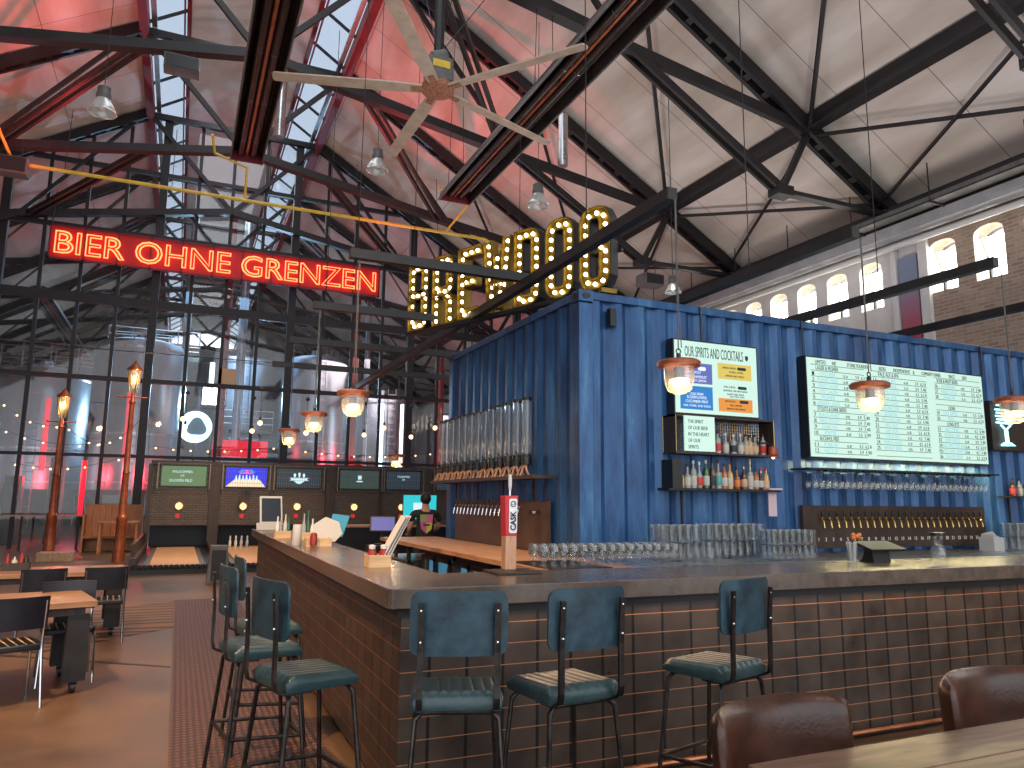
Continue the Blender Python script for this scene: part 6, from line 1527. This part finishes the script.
B().prism([(.6, 0), (1.0, 0), (.96, .72), (.64, .72)], (0, 15.8, 0), EX, WY, (0, .35, 0)).build('casing', 'grey', t, bevel=.01)
B().bx(.67, .93, 15.785, 15.795, .08, .64).build('front_panel', 'black', t)

# ================================================================== BARTENDER
def skin_body(name, joints, edges, m, parent, sub=2, root=0):
    me = bpy.data.meshes.new(name); me.from_pydata([j[:3] for j in joints], edges, []); o = bpy.data.objects.new(name, me); COL.objects.link(o)
    sk = o.modifiers.new('skin', 'SKIN'); sk.use_smooth_shade = True
    for i, j in enumerate(joints): d = me.skin_vertices[0].data[i]; d.radius = (j[3], j[4] if len(j) > 4 else j[3]); d.use_root = (i == root)
    ss = o.modifiers.new('sub', 'SUBSURF'); ss.levels = sub; ss.render_levels = sub
    dg = bpy.context.evaluated_depsgraph_get(); m2 = bpy.data.meshes.new_from_object(o.evaluated_get(dg)); bpy.data.objects.remove(o)
    m2.materials.clear(); m2.materials.append(M[m]); 
    for p in m2.polygons: p.use_smooth = True
    r = bpy.data.objects.new(name, m2); COL.objects.link(r); r.parent = parent; return r
bt = thing('person', 'person in a black t-shirt with coloured shield print, seen from behind at the bar', 'person', (3.9, 12.45, 0), math.radians(-8))
J = [(0, 0, .95, .15, .11), (0, 0, 1.15, .13, .09), (0, 0, 1.36, .17, .1), (0, .0, 1.47, .07, .06), (0, .015, 1.55, .055, .055), (0, .03, 1.63, .075, .088), (0, .03, 1.71, .07, .082),
     (-.19, 0, 1.42, .055), (-.26, .05, 1.17, .043), (-.25, .26, 1.04, .033), (-.245, .33, 1.05, .028, .018),
     (.19, 0, 1.42, .055), (.25, .08, 1.18, .043), (.2, .28, 1.12, .033), (.19, .35, 1.12, .028, .018),
     (-.1, 0, .86, .095), (-.11, .0, .48, .06), (-.11, -.02, .08, .042), (-.115, .12, .035, .038, .03), (.1, 0, .86, .095), (.11, 0, .48, .06), (.11, -.02, .08, .042), (.115, .12, .035, .038, .03)]
E_ = [(0, 1), (1, 2), (2, 3), (3, 4), (4, 5), (5, 6), (2, 7), (7, 8), (8, 9), (9, 10), (2, 11), (11, 12), (12, 13), (13, 14), (0, 15), (15, 16), (16, 17), (17, 18), (0, 19), (19, 20), (20, 21), (21, 22)]
for wrist, sgn in ((10, 1), (14, -1)):
    w = J[wrist]
    for k, (dx, L) in enumerate(((-.027, .06), (-.009, .07), (.009, .068), (.026, .055))):
        a = len(J); J.append((w[0]+dx, w[1]+.04, w[2], .0095)); J.append((w[0]+dx*1.15, w[1]+.04+L*.6, w[2]-.004, .0085)); J.append((w[0]+dx*1.2, w[1]+.04+L, w[2]-.022, .007))
        E_ += [(wrist, a), (a, a+1), (a+1, a+2)]
    a = len(J); J.append((w[0]+sgn*.035, w[1]-.005, w[2]-.005, .011)); J.append((w[0]+sgn*.058, w[1]+.03, w[2]-.012, .009)); E_ += [(wrist, a), (a, a+1)]
skin_body('body', J, E_, 'skin', bt)
JS = [(0, 0, .9, .178, .135), (0, 0, 1.1, .165, .12), (0, 0, 1.3, .19, .125), (0, .0, 1.42, .15, .1), (0, .005, 1.49, .07, .065), (-.2, 0, 1.42, .068), (-.255, .03, 1.27, .062), (.2, 0, 1.42, .068), (.255, .04, 1.27, .062)]
skin_body('t_shirt', JS, [(0, 1), (1, 2), (2, 3), (3, 4), (3, 5), (5, 6), (3, 7), (7, 8)], 'shirt', bt)
JT = [(0, 0, .95, .165, .125), (-.1, 0, .84, .105), (-.11, 0, .48, .075), (-.11, -.01, .1, .06), (.1, 0, .84, .105), (.11, 0, .48, .075), (.11, -.01, .1, .06)]
skin_body('trousers', JT, [(0, 1), (1, 2), (2, 3), (0, 4), (4, 5), (5, 6)], 'jeans', bt)
h = B(); h.sph((0, .008, 1.675), .112, 16, 12, (.84, .98, 1.0)); hr = h.build('hair', 'hair', bt, world=False, smooth=True)
for x in (-.082, .082): B().sph((x, .04, 1.65), .022, 8, 6, (.5, 1, 1.4)).build('ear', 'skin', bt, world=False, smooth=True)
f = B(); f.sph((0, .125, 1.64), .018, 8, 6, (.8, 1.2, 1.4)); f.build('nose', 'skin', bt, world=False, smooth=True)
b = B(); [b.sph((x, .112, 1.67), .011, 8, 6) for x in (-.03, .03)]; b.build('eyes', 'white', bt, world=False, smooth=True)
b = B(); b.sph((0, .112, 1.598), .012, 8, 6, (1.8, .6, .5)); b.build('mouth', 'ketchup', bt, world=False, smooth=True)
shl = [('shield_print', [(-.11, 1.4), (0, 1.4), (0, 1.29), (-.11, 1.28)], (.25, .32, .12)), ('shield_print', [(0, 1.4), (.11, 1.4), (.1, 1.26), (0, 1.26)], (.5, .12, .3)), ('shield_print', [(-.11, 1.28), (0, 1.29), (0, 1.08), (-.09, 1.16)], (.45, .1, .3)), ('shield_print', [(0, 1.26), (.1, 1.26), (.085, 1.15), (0, 1.08)], (.5, .5, .05)), ('shield_print', [(-.06, 1.24), (.06, 1.24), (.05, 1.21), (-.05, 1.21)], (.02, .02, .02))]
for i, (n_, pl, c) in enumerate(shl):
    B().prism(pl, (0, -.148 - (.003 if i == 4 else 0), 0), EX, WY, (0, .02, 0)).build(n_, mat('print %d' % i, c, .7), bt, world=False)

# ================================================================== LIGHTS
W = bpy.data.worlds.new('world'); S.world = W; W.use_nodes = True
bg = W.node_tree.nodes['Background']; bg.inputs['Color'].default_value = (.86, .93, 1, 1); bg.inputs['Strength'].default_value = 2.3
def area(name, loc, rot, sx, sy_, e, col, spread=PI, cam=True):
    l = bpy.data.lights.new(name, 'AREA'); l.shape = 'RECTANGLE'; l.size = sx; l.size_y = sy_; l.energy = e; l.color = col; l.spread = spread
    o = bpy.data.objects.new(name, l); COL.objects.link(o); o.location = loc; o.rotation_euler = rot; o.visible_camera = cam; return o
def spot(name, loc, tgt, e, col, ang, blend=.5, r=.1):
    l = bpy.data.lights.new(name, 'SPOT'); l.energy = e; l.color = col; l.spot_size = math.radians(ang); l.spot_blend = blend; l.shadow_soft_size = r
    o = bpy.data.objects.new(name, l); COL.objects.link(o); o.location = loc
    o.rotation_euler = (Vector(tgt)-Vector(loc)).to_track_quat('-Z', 'Y').to_euler(); return o
# daylight through the ridge light
for y, e in ((4, 560), (20, 420), (40, 800)):
    area('ridge_daylight', (CX, y, RZ+.7), (0, 0, 0), 2.6, 15, e, (.9, .95, 1.), cam=False)
# daylight through the small wall windows
for c in wins_b[:10]+wins_p: area('window_daylight', (XR+WT-.14, c, 6.85), (0, math.radians(65), 0), .9, .55, 22, (1, .97, .92))
# warm ceiling spots
spot('warm_spot', (-3, 3, 9), (-.5, 8.5, 0), 4800, (1, .62, .3), 60, .6)
spot('warm_spot', (1., 7.5, 9.), (.4, 7.5, 0), 1500, (1, .66, .38), 55, .7)
spot('warm_spot', (-1.5, 13, 9.), (-.6, 15., 0), 2200, (1, .66, .38), 60, .7)
spot('warm_spot', (1.8, 18, 7.), (1.2, 22, 0), 2200, (1, .7, .42), 70, .7)
spot('warm_spot', (3.4, 1.2, 6.), (4., 4.6, .9), 160, (1, .72, .5), 70, .8)
for x, y, e in ((11.5, 3, 140), (11, 8, 150), (11.5, 13, 200), (8, 17.5, 240), (5, 6, 110), (4.5, 12, 130), (-3, 5, 240), (-6, 11, 240), (-5, 18, 180), (6.5, 24, 200), (-6, 36, 200), (8, 36, 200), (-6, 46, 200), (8, 46, 200), (1, 41, 200)):
    spot('ceiling_fill', (x, y, 4.3), (x+.05*(1 if x > CX else -1), y, 13), e*1.75, (1, .95, .93) if y < 30 else (.7, .88, 1), 150, .8, .6)  # added fill spots that brighten the ceiling, no fixtures behind them
# red uplights
spot('red_flood', (-3, 20, 9.), (-5.5, 20, 13), 900, (1, .05, .06), 120, .8)
spot('red_flood', (4.2, 20.5, 8.5), (6.5, 19.5, 14), 800, (1, .05, .06), 110, .8)
# brewery lights
spot('white_flood', (2.5, 40.5, 6.8), (0, 29, 4), 4000, (.4, .72, 1), 120, .6)
area('brewery_light', (1, 38, 11), (0, 0, 0), 10, 8, 450, (.4, .7, 1), cam=False)
area('brewery_light', (8, 34, 8), (0, 0, 0), 5, 5, 300, (1, .8, .75), cam=False)
for x, y in ((-4, 32.6), (-1., 32.3), (7, 32.5), (11.5, 33)):
    l = bpy.data.lights.new('red_light', 'POINT'); l.energy = 260; l.color = (1, .05, .07); l.shadow_soft_size = .3
    o = bpy.data.objects.new('red_light', l); COL.objects.link(o); o.location = (x, y, 2.5)
area('bar_under_strip', (7.3, SY+.04, SLB-.03), (math.radians(-35), 0, 0), 11., .03, 26, (1, .6, .35), cam=False)
# light strip under the big menu
area('shelf_strip', (kx(8.3), WF-.2, kz(2.16)), (0, 0, 0), 3.2, .1, 110, (1, .8, .36), cam=False)
area('cabinet_strip', (kx(5.75), WF-.12, kz(2.56)), (0, 0, 0), .8, .1, 9, (1, .85, .55), cam=False)
